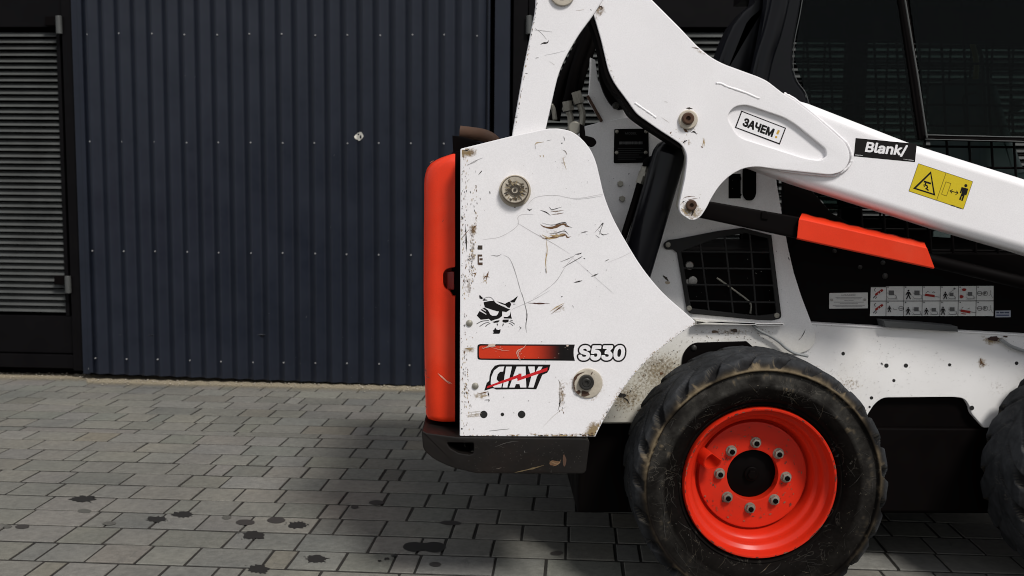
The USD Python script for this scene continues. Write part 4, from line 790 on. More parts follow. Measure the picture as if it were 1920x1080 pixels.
gin = [(1277, 471), (1350, 445), (1398, 437), (1440, 447), (1456, 588), (1420, 592), (1296, 578)]
GR = part(IU, 'grille', plate(gout, dG, .008, .002, holes=[gin], r=0), 'grille_plastic')
gpoly = Polygon(gin).buffer(2.5)
for xt, xb in ((1308, 1330), (1356, 1375), (1404, 1418)):
    q = Polygon([(xt, 430), (xt + 3, 430), (xb + 3, 600), (xb, 600)]).intersection(gpoly); part(GR, 'grille_bar', plate(np.array(q.exterior.coords)[:-1], dG + .001, .006, .001), 'grille_plastic')
for yl, yr in ((470, 472), (501, 503), (532, 534), (562, 566)):
    q = Polygon([(1260, yl), (1470, yr), (1470, yr + 3), (1260, yl + 3)]).intersection(gpoly); part(GR, 'grille_bar', plate(np.array(q.exterior.coords)[:-1], dG + .0015, .006, .001), 'grille_plastic')
for c in ((1253, 459), (1292.5, 578), (1457, 591.5)):
    part(GR, 'screw', disc(c, dG - .004, 5, .005, [(0, .25), (.45, .2), (.5, 0), (.85, .05), (1, .4), (1, 1)], 14), 'fitting_metal')
part(IU, 'lever', tube(onY(spline([(1344, 521), (1360, 532), (1385, 550), (1402, 563), (1408, 572), (1407, 588)], 5), .33), .0032, 8), 'fitting_metal', smooth=True)
for c_, d_, r_ in (((1293, 498), .335, 8), ((1299, 527), .335, 9), ((1290, 528), .338, 5)): part(IU, 'bay_fitting', disc(c_, d_, r_, .02), 'bolt_steel')
# serial plate
pl = part(IU, 'serial_plate', plate([(1152, 242, 2), (1216, 241, 2), (1217, 305, 2), (1151, 306, 2)], .288, .004, .001), 'black_paint', label='black serial plate with four rivets')
decal(pl, 'plate_text', [(sbox(1161 + i * 1.6, 265.5, 1161 + i * 1.6 + rnd.choice([.6, .9, 1.1]), 270.5), (.12, .12, .12)) for i in range(28)] + [(sbox(1158, y, 1158 + w, y + 1.1), (.028, .028, .028)) for y, w in ((278, 48), (282, 44), (286, 50), (290, 40), (294, 46), (298, 34))] + [(words('MODEL', (1172, 252), (22, 0), (0, -3.6)), (.05, .05, .05))], .288, kind='stuff')
for c in ((1157, 246.5), (1211.5, 246.5), (1156.5, 286), (1211, 286)): part(pl, 'rivet', disc(c, .283, 3.4, .006, [(0, 0), (.6, .1), (1, .6), (1, 1)], 12), 'fitting_metal')
for c in ((1163.5, 344.5), (1167, 372.5)): part(IU, 'bolt', hexbolt(c, .282, 6, .01), 'fitting_metal')
part(IU, 'slot_cover', plate([(1393, 313, 6), (1418, 313, 6), (1418, 366, 12), (1412, 376, 10), (1399, 376, 10), (1393, 366, 12)], .28, .006, .0015), 'black_plastic')
part(IU, 'decal_patch', flat([(sbox(1366, 326, 1389, 372), (.03, .025, .025)), (blot((1379, 365), 10, 6, .4, 16), (.16, .02, .02)), (blot((1384, 335), 5, 6, .4, 12), (.18, .17, .16))], .2915)[0], 'black_plastic', smooth=False)
decal(IU, 'paint_scratches', [(taper([(1243, 517), (1249, 522), (1253, 527)], 2, 4.5), (.03, .022, .015)), (blot((1253, 530), 5, 3, .4, 10), (.4, .34, .26)), (taper([(1455, 470), (1457, 473)], .8, 1.6), GY), (taper([(1178, 327), (1180, 325)], .8, 1.5), DK), (taper([(1478, 482), (1480, 488)], 1, 2.5), DK)] + [(blot((rnd.uniform(1100, 1500), rnd.uniform(235, 600)), rnd.uniform(.3, .7), rnd.uniform(.3, .7), .4, 6), rnd.choice([GY, DK, (.4, .38, .35)])) for _ in range(90)], .2915, 'worn_marks', kind='stuff')
part(CH, 'hub_bracket', plate([(1277, 700), (1281, 662, 10), (1298, 643, 12), (1400, 640), (1470, 700)], .285, .01, .002), 'black_paint')
part(CH, 'bolt', disc((1302, 653), .279, 5.5, .008, [(0, 0), (.6, .1), (1, .5), (1, 1)], 12), 'dark_steel')
part(CH, 'cable', tube(onY(spline([(1412, 610), (1424, 620), (1444, 630), (1462, 642), (1473, 652), (1490, 662), (1515, 668)], 6), .275), .0048, 8), 'grey_cable', smooth=True)
part(CH, 'cable', tube(onY(spline([(1876, 636), (1890, 646), (1905, 653), (1930, 660), (1990, 668)], 6), .285), .006, 8), 'grey_cable', smooth=True)

# ---- lift cylinder with its hose, hoses and couplings between link and arm
ax = one((1254, 292), .17); bxp = one((1098, 722), .12)
dirv = (one((1196, 490), .17) - ax); dirv /= np.linalg.norm(dirv)
rc = np.linalg.norm(one((1290, 400), .17) - one((1240, 400), .17)) * .62
cyl_end = ax + dirv * .62
LC = part(LD, 'lift_cylinder', tube([ax - dirv * (rc * .95), ax - dirv * rc * .85, ax - dirv * rc * .5, ax - dirv * rc * .1, ax, ax + dirv * .3, cyl_end], [rc * .2, rc * .55, rc * .85, rc * .99, rc, rc, rc], 32), 'black_gloss_paint', smooth=50)
part(LC, 'hose', tube(onY(spline([(1201, 340), (1192, 372), (1180, 410), (1166, 455), (1158, 480)], 6), .20), .0105, 10), 'black_plastic', smooth=True)
part(LC, 'hose_coupling', [tube(onY([(1212, 308), (1207, 322)], .20), [.011, .012], 10), tube(onY([(1207, 322), (1205, 330)], .20), .0145, 6), tube(onY([(1204, 330), (1199, 344)], .20), .0125, 10)], 'fitting_metal')
part(LC, 'coupling_elbow', tube(onY(spline([(1235, 302), (1222, 299), (1213, 303), (1211, 312)], 4), .19), .011, 10), 'black_plastic', smooth=True)
part(LC, 'steel_line', tube(onY([(1216, 318), (1190, 396), (1168, 462)], .205), .003, 8), 'fitting_metal')
UB = part(LD, 'upright_bracket', plate([(1107, 108), (1116, 112), (1121, 150), (1132, 172), (1147, 192), (1168, 202), (1195, 216), (1195, 232), (1129, 232), (1103, 188), (1106, 150)], .30, .02, .002), 'white_inner_paint')
part(UB, 'rubber_stop', plate([(1120, 60), (1135, 130), (1175, 190), (1176, 204, 4), (1158, 206, 5), (1145, 196, 8), (1133, 176, 8), (1124, 150)], .27, .02, .002), 'black_plastic')
part(UB, 'bolt', disc((1155, 198), .262, 6.5, .01, [(0, .3), (.4, .25), (.45, 0), (.9, .1), (1, .4), (1, 1)], 14), 'dark_steel')
part(UB, 'edge_strip', plate([(1100, 180), (1104, 178), (1131, 226), (1127, 229)], .285, .02, .002), 'rust')
HS = part(LD, 'hydraulic_hose', [tube(onY(spline([(1106, 52), (1096, 80), (1082, 120), (1074, 150), (1068, 180), (1064, 192)], 6), .36), .017, 12)], 'black_plastic', smooth=True)
part(LD, 'hydraulic_hose', [tube(onY(spline([(1112, 62), (1108, 90), (1094, 128), (1085, 160), (1081, 172)], 6), .38), .015, 12)], 'black_plastic', smooth=True)
part(LD, 'hydraulic_hose', [tube(onY(spline([(1100, 60), (1080, 100), (1056, 150), (1046, 190), (1040, 226)], 6), .42), .018, 12)], 'black_plastic', smooth=True)
for a, b, c_ in (((1063, 190), (1066, 208), [(1066, 208), (1070, 222), (1071, 240)]), ((1080, 172), (1086, 194), [(1086, 194), (1091, 208), (1092, 222), (1089, 238)])):
    part(HS, 'pipe_coupling', [tube(onY([a, b], .34), .0155, 12), tube(onY([np.array(a) * .45 + np.array(b) * .55, b], .34), .0185, 6)], 'fitting_metal')
    part(HS, 'steel_pipe', tube(onY(spline(c_, 5), .34), .011, 10), 'fitting_metal', smooth=True)
part(HS, 'steel_pipe', tube(onY(spline([(1033, 196), (1038, 206), (1041, 226)], 5), .4), .008, 10), 'fitting_metal', smooth=True)
part(LD, 'bay_knob', disc((1078, 240), .17, 13, .03, None, 24), 'fitting_metal')
part(LD, 'latch_handle', plate([(1088, 232), (1096, 236), (1098, 254), (1114, 258, 8), (1120, 267, 8), (1112, 277, 8), (1100, 272), (1088, 255)], .15, .02, .004, r=0), 'black_plastic')

# ---- control link, its orange locking channel
CL = part(LD, 'control_link', [plate([(1290, 372, 14), (1323, 376), (1512, 409), (1509, 448), (1493, 447), (1312, 408), (1288, 400, 14)], .075, .06, .006, r=0), plate([(1428, 397, 3), (1435, 395, 3), (1441, 400, 3), (1440, 412), (1428, 410)], .07, .02, .002)], 'black_paint')
part(CL, 'rod', tube(onY([(1700, 478), (2250, 608)], .13), .020, 16), 'black_plastic')
def channel():
    prof_ = [(0.0, 1.0, 0), (0.0, .25, 0), (.004, .19, 0), (.012, .13, 0), (.024, .09, 0), (.06, .04, 0), (.09, 0.0, 0)]    # (depth, share of the height)
    N = 26; V = []
    for i in range(N + 1):
        t = i / N
        top = np.array([1503, 399.5]) * (1 - t) + np.array([1733, 454]) * t; bot = np.array([1494, 446]) * (1 - t) + np.array([1752, 502]) * t
        if t > .93: pass
        for d, sh, _ in prof_:
            q = top * (1 - sh) + bot * sh
            if i == N: q = q + np.array([-2 + 3.0 * math.sin(sh * 7), 0]) * (1 if .2 < sh < .9 else 0)
            if i == 0: q = q + np.array([1.0 - 5 * math.sin(sh * 3.1), 0])
            wob = .0012 * math.sin(i * 1.7) * (1 if sh < .05 else 0)
            V.append(one(q, .058 + d) + np.array([0, 0, wob]))
    k = len(prof_); Fc = []
    for i in range(N):
        for j in range(k - 1): a = i * k + j; Fc += [(a, a + k, a + k + 1), (a, a + k + 1, a + 1)]
    V = np.array(V); V2 = V + np.array([0, .005, -.004]); n = len(V); Fc = np.array(Fc)
    rim = [(i * k, (i + 1) * k) for i in range(N)] + [(i * k + k - 1, (i + 1) * k + k - 1) for i in range(N)] + [(j, j + 1) for j in range(k - 1)] + [(N * k + j, N * k + j + 1) for j in range(k - 1)]
    R_ = np.array([t for a, b in rim for t in ((a, b, b + n), (a, b + n, a + n))])
    return trimesh.Trimesh(np.vstack([V, V2]), np.vstack([Fc, Fc[:, ::-1] + n, R_]), process=False)
LCN = part(LD, 'locking_channel', channel(), 'orange_paint', smooth=40, label='orange bent steel channel clipped over the black link')

# ---- cab
dC = .36
CB = part(LD, 'cab', [plate([(1470, 300), (1470, 470), (1480, 620), (2300, 660), (2300, 482), (1850, 476), (1700, 476), (1560, 400)], dC - .03, .03, .003), plate([(1735, 253.5), (2300, 266), (2300, 277), (1735, 262.5)], dC - .004, .02, .003)], 'black_paint', smooth=30)
part(CB, 'rear_pillar', [plate([(1444, -60), (1438, 10), (1425, 80), (1412, 142), (1408, 220), (1522, 260), (1518, 195), (1509, 172), (1494, 152), (1487, 128), (1487, 100), (1491, 70), (1500, 20), (1512, -60)], dC - .012, .05, .012, steps=4, r=0)], 'black_gloss_paint', smooth=50)
part(CB, 'rear_pillar', tube(onY(spline([(1468, -60), (1462, 0), (1448, 60), (1432, 110), (1420, 170), (1414, 230)], 8), dC - .03), .030, 20), 'black_gloss_paint', smooth=50)
part(CB, 'corner_cover', plate([(1436, -60), (1420, 0), (1396, 20), (1376, 45), (1362, 75), (1350, 108), (1344, 140), (1400, 200), (1430, 200), (1440, 60)], dC + .06, .12, .03, steps=5, r=0), 'black_gloss_paint', smooth=50)
part(CB, 'window_seal', tube(onY(spline([(1513, -60), (1501, 20), (1491, 70), (1487.5, 100), (1487.5, 130), (1495, 153), (1509, 172), (1517, 195)], 6), dC - .013), .0016, 6), 'grey_rubber', smooth=True)
part(CB, 'window_seal', tube(onY([(1688, -60), (1697, 0), (1722, 150), (1738, 258)], dC - .008), .0028, 8), 'lit_slat_paint', smooth=True)
part(CB, 'window_seal', tube(onY([(1735, 253), (2300, 266)], dC - .006), .0016, 6), 'lit_slat_paint')
part(CB, 'window_seal', tube(onY([(1735, 261), (2300, 274)], dC - .006), .0014, 6), 'lit_slat_paint')
part(CB, 'window_post', plate([(1676, -60), (1694, -60), (1742, 262), (1724, 262)], dC + .004, .03, .004), 'black_paint')
part(CB, 'window_pane', plate([(1698, -60), (2300, -60), (2300, 262), (1740, 256)], dC + .002, .004, 0), 'window_glass')
part(CB, 'window_pane', plate([(1512, -58), (1688, -58), (1738, 300), (1560, 400), (1490, 310), (1520, 200), (1490, 110)], dC + .012, .004, 0), 'window_glass')
for i in range(14):
    x = 1506 + i * 42; part(CB, 'screen_bar', tube(onY([(x, -60), (x + 14, 220), (x + 30, 480)], dC + .045), .0040, 6), 'black_plastic')
for j in range(14):
    y = -40 + j * 39; part(CB, 'screen_bar', tube(onY([(1480, y), (2100, y + 6)], dC + .052), .0040, 6), 'black_plastic')
# far side of the cab, roof, seat, restraint bar
fx0, fx1 = wx(1490, dC + .1), wx(2250, dC)
zt_, zl_ = 1.98, wz(478, dC)
part(CB, 'far_side', [bx((fx0, Y0 + 1.20, zl_ - .3), (fx1, Y0 + 1.23, zl_ + .10)), bx((fx0, Y0 + 1.20, 1.85), (fx1, Y0 + 1.23, zt_)), bx((fx0, Y0 + 1.18, zl_), (fx0 + .09, Y0 + 1.23, zt_)), bx((fx0 + .40, Y0 + 1.18, zl_), (fx0 + .47, Y0 + 1.23, zt_)), bx((fx1 - .09, Y0 + 1.18, zl_), (fx1, Y0 + 1.23, zt_))] + [tube([(fx0 + .06 + .085 * i, Y0 + 1.21, zl_), (fx0 + .06 + .085 * i, Y0 + 1.21, 1.9)], .0045, 5) for i in range(13)] + [tube([(fx0, Y0 + 1.205, zl_ + .11 + .085 * i), (fx1, Y0 + 1.205, zl_ + .11 + .085 * i)], .0045, 5) for i in range(9)], 'black_plastic')
part(CB, 'roof', bx((fx0 - .05, Y0 + dC - .02, zt_), (fx1 + .05, Y0 + 1.25, zt_ + .05), .01), 'black_paint')
part(CB, 'cab_floor', bx((fx0, Y0 + dC + .03, zl_ - .32), (fx1, Y0 + 1.2, zl_ - .30)), 'black_plastic')
part(CB, 'seat', [plate([(1838, 138, 8), (1858, 138, 8), (1874, 160), (1900, 250), (1930, 330), (1900, 340), (1845, 330), (1836, 200)], dC + .34, .42, .03, steps=4, r=0), plate([(1850, 330), (2050, 310, 20), (2060, 380, 20), (1850, 400)], dC + .32, .46, .03, steps=4, r=0)], 'seat_vinyl', smooth=50)
part(CB, 'grab_handle', tube(onY(spline([(1823, 82), (1828, 100), (1831, 125), (1829, 148)], 6), dC + .30), .009, 10), 'yellow_handle', smooth=True)
part(CB, 'restraint_bar', tube(onY(spline([(1812, 250), (1808, 205), (1806, 188), (1811, 178), (1826, 174), (1830, 174)], 6), dC + .28), .006, 10), 'dark_steel', smooth=True)
part(CB, 'restraint_bar', tube(onY(spline([(1830, 86), (1838, 96), (1842, 120), (1845, 160), (1850, 250)], 6), dC + .33), .007, 10), 'dark_steel', smooth=True)
part(CB, 'seat_pivot', [disc((1908, 198), dC + .30, 11, .02), disc((1908, 197), dC + .29, 4, .012)], 'dark_steel')
part(CB, 'reflection_patch', plate([(1752, 412), (1784, 415), (1782, 446), (1750, 444)], dC + .20, .006, .001), 'seat_vinyl')  # teal plate put in for the reflection of pictograms under the window
# plates and pictograms on the black side
ip = part(CB, 'maker_plate', plate([(1555, 549.5, 1), (1627.5, 548.5, 1), (1627.5, 578, 1), (1555, 579, 1)], dC - .034, .003, .0005), 'plate_alloy', label='small pale metal plate with two screws')
decal(ip, 'plate_text', [(words(t, (1591 - w / 2, y), (w, -.3), (0, -h)), (.09, .09, .09)) for t, y, w, h in (('LOADER', 554.6, 26, 2.4),)] + [(sbox(1591.5 - w / 2, y, 1591.5 + w / 2, y + .8), (.13, .13, .13)) for y, w in ((557, 50), (560, 46), (563.2, 18), (566, 56), (569, 34), (572, 60), (574.7, 50))], dC - .034, kind='stuff')
for c in ((1560, 562.5), (1622, 562)): part(ip, 'screw', disc(c, dC - .037, 2.6, .004, None, 10), 'bolt_steel')
PIC = []
x0s = [1632, 1661, 1694, 1728.5, 1762, 1796, 1829.5, 1862]
PG = (.56, .565, .55)
PIC.append((Polygon([(1633, 537), (1863, 536), (1862.5, 592.5), (1631, 592.5)]), PG))
for x in x0s[1:-1]: PIC.append((line([(x + 1, 536), (x, 592.5)], 1.0), INK))
PIC.append((line([(1631, 564.5), (1863, 564)], 1.3), INK)); PIC.append((sbox(1632, 536, 1661, 538.6), INK))
REDP = (.26, .02, .015); DG = (.10, .10, .10)
def man_(x, y, h): return unary_union([Point(x, y - h).buffer(h * .11), Polygon([(x - h * .16, y - h * .86), (x + h * .16, y - h * .86), (x + h * .36, y - h * .48), (x + h * .28, y - h * .44), (x + h * .12, y - h * .66), (x + h * .12, y - h * .45), (x + h * .3, y), (x + h * .16, y), (x, y - h * .38), (x - h * .18, y), (x - h * .32, y), (x - h * .12, y - h * .45), (x - h * .12, y - h * .66), (x - h * .3, y - h * .44), (x - h * .36, y - h * .5)])])
def mach_(x, y, s): return [(sbox(x, y - 14 * s, x + 9 * s, y - 6 * s), DG), (line([(x - 3 * s, y - 4 * s), (x, y), (x + 12 * s, y), (x + 13 * s, y - 5 * s)], .6), DG), (line([(x - 3 * s, y - 10 * s), (x + 12 * s, y - 6 * s), (x + 14 * s, y)], .7), DG), (line([(x - 4 * s, y + .6), (x + 15 * s, y + .6)], .5), DG)]
for cy, yb in ((0, 562), (28, 590)):
    PIC.append((line([(1637, yb - 3), (1642, yb - 8), (1655, yb - 17)], 1.6), INK)); PIC.append((line([(1641, yb - 2), (1644, yb - 6)], 1.2), INK)); PIC.append((line([(1641, yb - 9), (1655, yb - 19)], 4.2), REDP)); PIC.append((line([(1646, yb - 13), (1648, yb - 10)], 1.2), PG)); PIC.append((line([(1650, yb - 16), (1652, yb - 13)], 1.2), PG)); PIC.append((line([(1641, yb - 15), (1639, yb - 19), (1642, yb - 22)], 1), INK))
PIC += mach_(1666, 560, 1.1) + [(man_(1703, 561, 16), INK)] + mach_(1714, 560, 1.1) + [(line([(1731, 553), (1761, 557)], 1), DG), (line([(1734, 552.5), (1752, 555)], 4.4), REDP), (line([(1736, 549), (1739, 546), (1742, 548)], .8), INK), (line([(1747, 549), (1750, 547), (1753, 549)], .8), INK)]
PIC += [(man_(1772, 561, 13), INK)] + mach_(1780, 560, .8) + [(line([(1778, 550), (1792, 540)], .6), DG), (blot((1789, 541), 2, 1.6, .3, 8), DG), (blot((1807, 543), 4, 3, .3, 10), REDP), (blot((1802, 556), 4.2, 3.4, .3, 10), REDP)] + mach_(1814, 560, .9)
for yb in (562, 590):
    PIC += [(Point(1836, yb - 12).buffer(4.6).difference(Point(1836, yb - 12).buffer(3.7)), INK), (line([(1832, yb - 12), (1840, yb - 12)], .8), INK), (Point(1846.5, yb - 12).buffer(4.6).difference(Point(1846.5, yb - 12).buffer(3.8)), INK), (words('P', (1844.6, yb - 9.4), (3.6, 0), (0, -5.2)), INK), (line([(1856, yb - 18), (1857, yb - 10), (1860, yb - 4)], .7), DG), (line([(1853, yb - 8), (1857, yb - 10)], .7), DG)]
PIC += [(man_(1667, 585, 11), INK), (line([(1674, 577), (1675, 580), (1681, 580)], .7), DG), (Point(1688.5, 578).buffer(4.6).difference(Point(1688.5, 578).buffer(3.8)), INK), (line([(1685, 578), (1692, 578)], .8), INK), (man_(1702, 590, 13), INK)] + mach_(1713, 589, .95) + [(man_(1736, 590, 12), INK)] + mach_(1746, 589, .85) + [(man_(1767, 590, 14), INK)] + mach_(1780, 589, .95) + [(line([(1797, 581), (1829, 586)], 1), DG), (line([(1800, 582), (1818, 585)], 4.6), REDP), (line([(1801, 587.5), (1810, 588.5)], 1.6), REDP), (line([(1802, 578), (1805, 575)], .8), INK), (line([(1813, 579), (1817, 577)], .8), INK)]
PIC += [(sbox(x + 1.6, y, x + 4, y + 2.2), DG) for x in x0s[1:-1] for y in (537, 565.6)]
decal(CB, 'instruction_strip', PIC, dC - .0305, label='pale strip of small operating pictograms in two rows')
decal(CB, 'small_label', [(Polygon([(1866, 582.5), (1895, 582), (1895, 594.5), (1866, 595)]), (.33, .35, .40)), (sbox(1868, 584.5, 1892, 587.5), (.05, .06, .10)), (sbox(1868, 589.7, 1892, 592.3), (.06, .07, .13)), (sbox(1873, 584.5, 1874.5, 587.5), (.33, .35, .4)), (sbox(1882, 584.5, 1883, 587.5), (.33, .35, .4))], dC - .0305)
for c, r in (((1661, 518), 5.5), ((1657, 493), 4.5), ((1614, 501), 4), ((1566, 471), 4)): part(CB, 'bolt', disc(c, dC - .038, r, .008, [(0, 0), (.6, .1), (1, .6), (1, 1)], 12), 'dark_steel')

# ---- tailgate, bumper, exhaust
tg = [(849, 789), (849, 330), (854, 290, 3), (848, 287.5, 4), (823, 297, 12), (804, 308, 14), (796.5, 326, 14), (794.5, 345), (793.5, 540), (796, 726), (798, 778, 12), (806, 789, 10)]
def solid(m_): return manifold3d.Manifold(manifold3d.Mesh(np.array(m_.vertices, np.float32), np.array(m_.faces, np.uint32)))
lv = [(790, 808), (787, 801), (778, 797.5), (726, 796), (640, 794.5), (540, 793.5), (440, 793.8), (345, 794.5), (328, 796), (315, 800), (306, 807), (300, 816), (295, 827), (291.5, 838), (288.5, 848)]
V, Fc = [], []; kk = 0
for y_, x_ in lv:
    p_ = one((x_, y_), .12); xr = one((853, y_), .10)[0]; yf = Y0 + .10; r_ = min(.045, (xr - p_[0]) * .75)
    if y_ < 310: yf += .018 * ((310 - y_) / 22) ** 2
    if y_ > 780: yf += .012 * ((y_ - 780) / 10) ** 2
    sec = [(xr, yf)] + [(p_[0] + r_ - r_ * math.sin(a), yf + r_ - r_ * math.cos(a)) for a in np.linspace(0, math.pi / 2, 8)] + [(p_[0], Y0 + 1.5), (xr, Y0 + 1.5)]
    kk = len(sec); V += [(x, y, p_[2]) for x, y in sec]
for i_ in range(len(lv) - 1):
    for k_ in range(kk):
        a_, b_ = i_ * kk + k_, i_ * kk + (k_ + 1) % kk; Fc += [(a_, a_ + kk, b_ + kk), (a_, b_ + kk, b_)]
e_ = (len(lv) - 1) * kk
for k_ in range(1, kk - 1): Fc += [(0, k_, k_ + 1), (e_, e_ + k_ + 1, e_ + k_)]
tgm = trimesh.Trimesh(V, Fc, process=False)
if tgm.volume < 0: tgm.invert()
tgm = solid(tgm) - solid(plate([(880, 560), (848, 557), (843, 547, 4), (833, 542, 4), (830, 534, 4), (830, 513, 5), (836, 505, 4), (848, 502, 3), (880, 500)], .08, .09, 0))
tgm = tgm.to_mesh(); tgm = trimesh.Trimesh(tgm.vert_properties[:, :3], tgm.tri_verts, process=True)
assert len(tgm.faces)
TG = part(LD, 'tailgate', tgm, 'orange_paint', smooth=40, label='orange rear door with rounded edge')
part(TG, 'tail_lamp', bx(one((838, 543), .13) * [1, 0, 1] + [0, Y0 + .125, 0], one((852, 509), .13) * [1, 0, 1] + [0, Y0 + .2, 0], .004), 'lamp_red')
part(TG, 'door_frame', plate([(846, 792), (847, 286), (872, 282), (872, 792)], .135, 1.3, .002), 'black_plastic')
decal(TG, 'paint_scratches', [(taper([(821, 700), (830, 708), (843, 720)], .8, 3.2), (.62, .30, .22)), (taper([(838, 714), (848, 720)], .5, 1.4), (.6, .35, .27)), (taper([(798, 690), (799, 703)], .5, 2.0), (.05, .015, .01)), (taper([(799, 706), (806, 709)], .4, 1.0), (.05, .015, .01)), (taper([(797, 762), (801, 764)], .6, 1.8), DK), (taper([(829, 416), (832, 412)], .5, 1.2), (.1, .02, .01)), (taper([(806, 305), (813, 301)], .5, 1.2), (.4, .1, .05))], .0995, 'worn_marks', kind='stuff')
bmp = [(790, 806, 5), (800, 812), (862, 820), (1100, 822.5, 6), (1106, 828, 6), (1099, 884, 6), (1094, 888.5, 5), (893, 888), (846, 877, 16), (812, 861, 12), (793, 843, 8)]
BM = part(LD, 'rear_bumper', plate(bmp, .012, 1.55, .004, holes=[[(838, 830, 3), (888, 830.5, 3), (888, 850, 4), (880, 853, 4), (860, 849.5), (843, 840, 4)]], r=0), 'bumper_steel')
S = [(taper([(928, 838), (950, 830), (972, 827)], .3, .8), (.09, .085, .08)), (blot((1040, 868), 9, 6, .4, 18), (.10, .05, .02)), (taper([(1030, 864), (1045, 870), (1052, 862)], .6, 2), (.16, .10, .05)), (taper([(965, 886), (1000, 878), (1020, 872)], .6, 2.6), (.10, .07, .03)), (taper([(930, 879), (940, 877)], .4, 1), (.12, .1, .08)), (blot((1058, 862), 4, 10, .4, 12), (.06, .028, .014)), (taper([(983, 845), (984, 849)], .3, 1), (.2, .2, .2))]
for _ in range(130): S.append((blot((rnd.uniform(860, 1090), rnd.uniform(828, 885)), rnd.uniform(.25, .9), rnd.uniform(.25, .7), .4, 6), np.array((.075, .07, .06)) * rnd.uniform(.4, 1.6)))
decal(BM, 'paint_scratches', S, .012, 'worn_marks', kind='stuff')
EX = part(LD, 'exhaust_pipe', tube(onY(spline([(862, 248), (880, 250), (905, 254), (922, 262), (934, 276)], 6), .45), .0215, 18), 'rust', smooth=50, label='rusty bent exhaust pipe')
part(LD, 'exhaust_guard', plate([(848, 254), (868, 256), (905, 268), (930, 290), (850, 292)], .42, .3, .004), 'black_plastic')

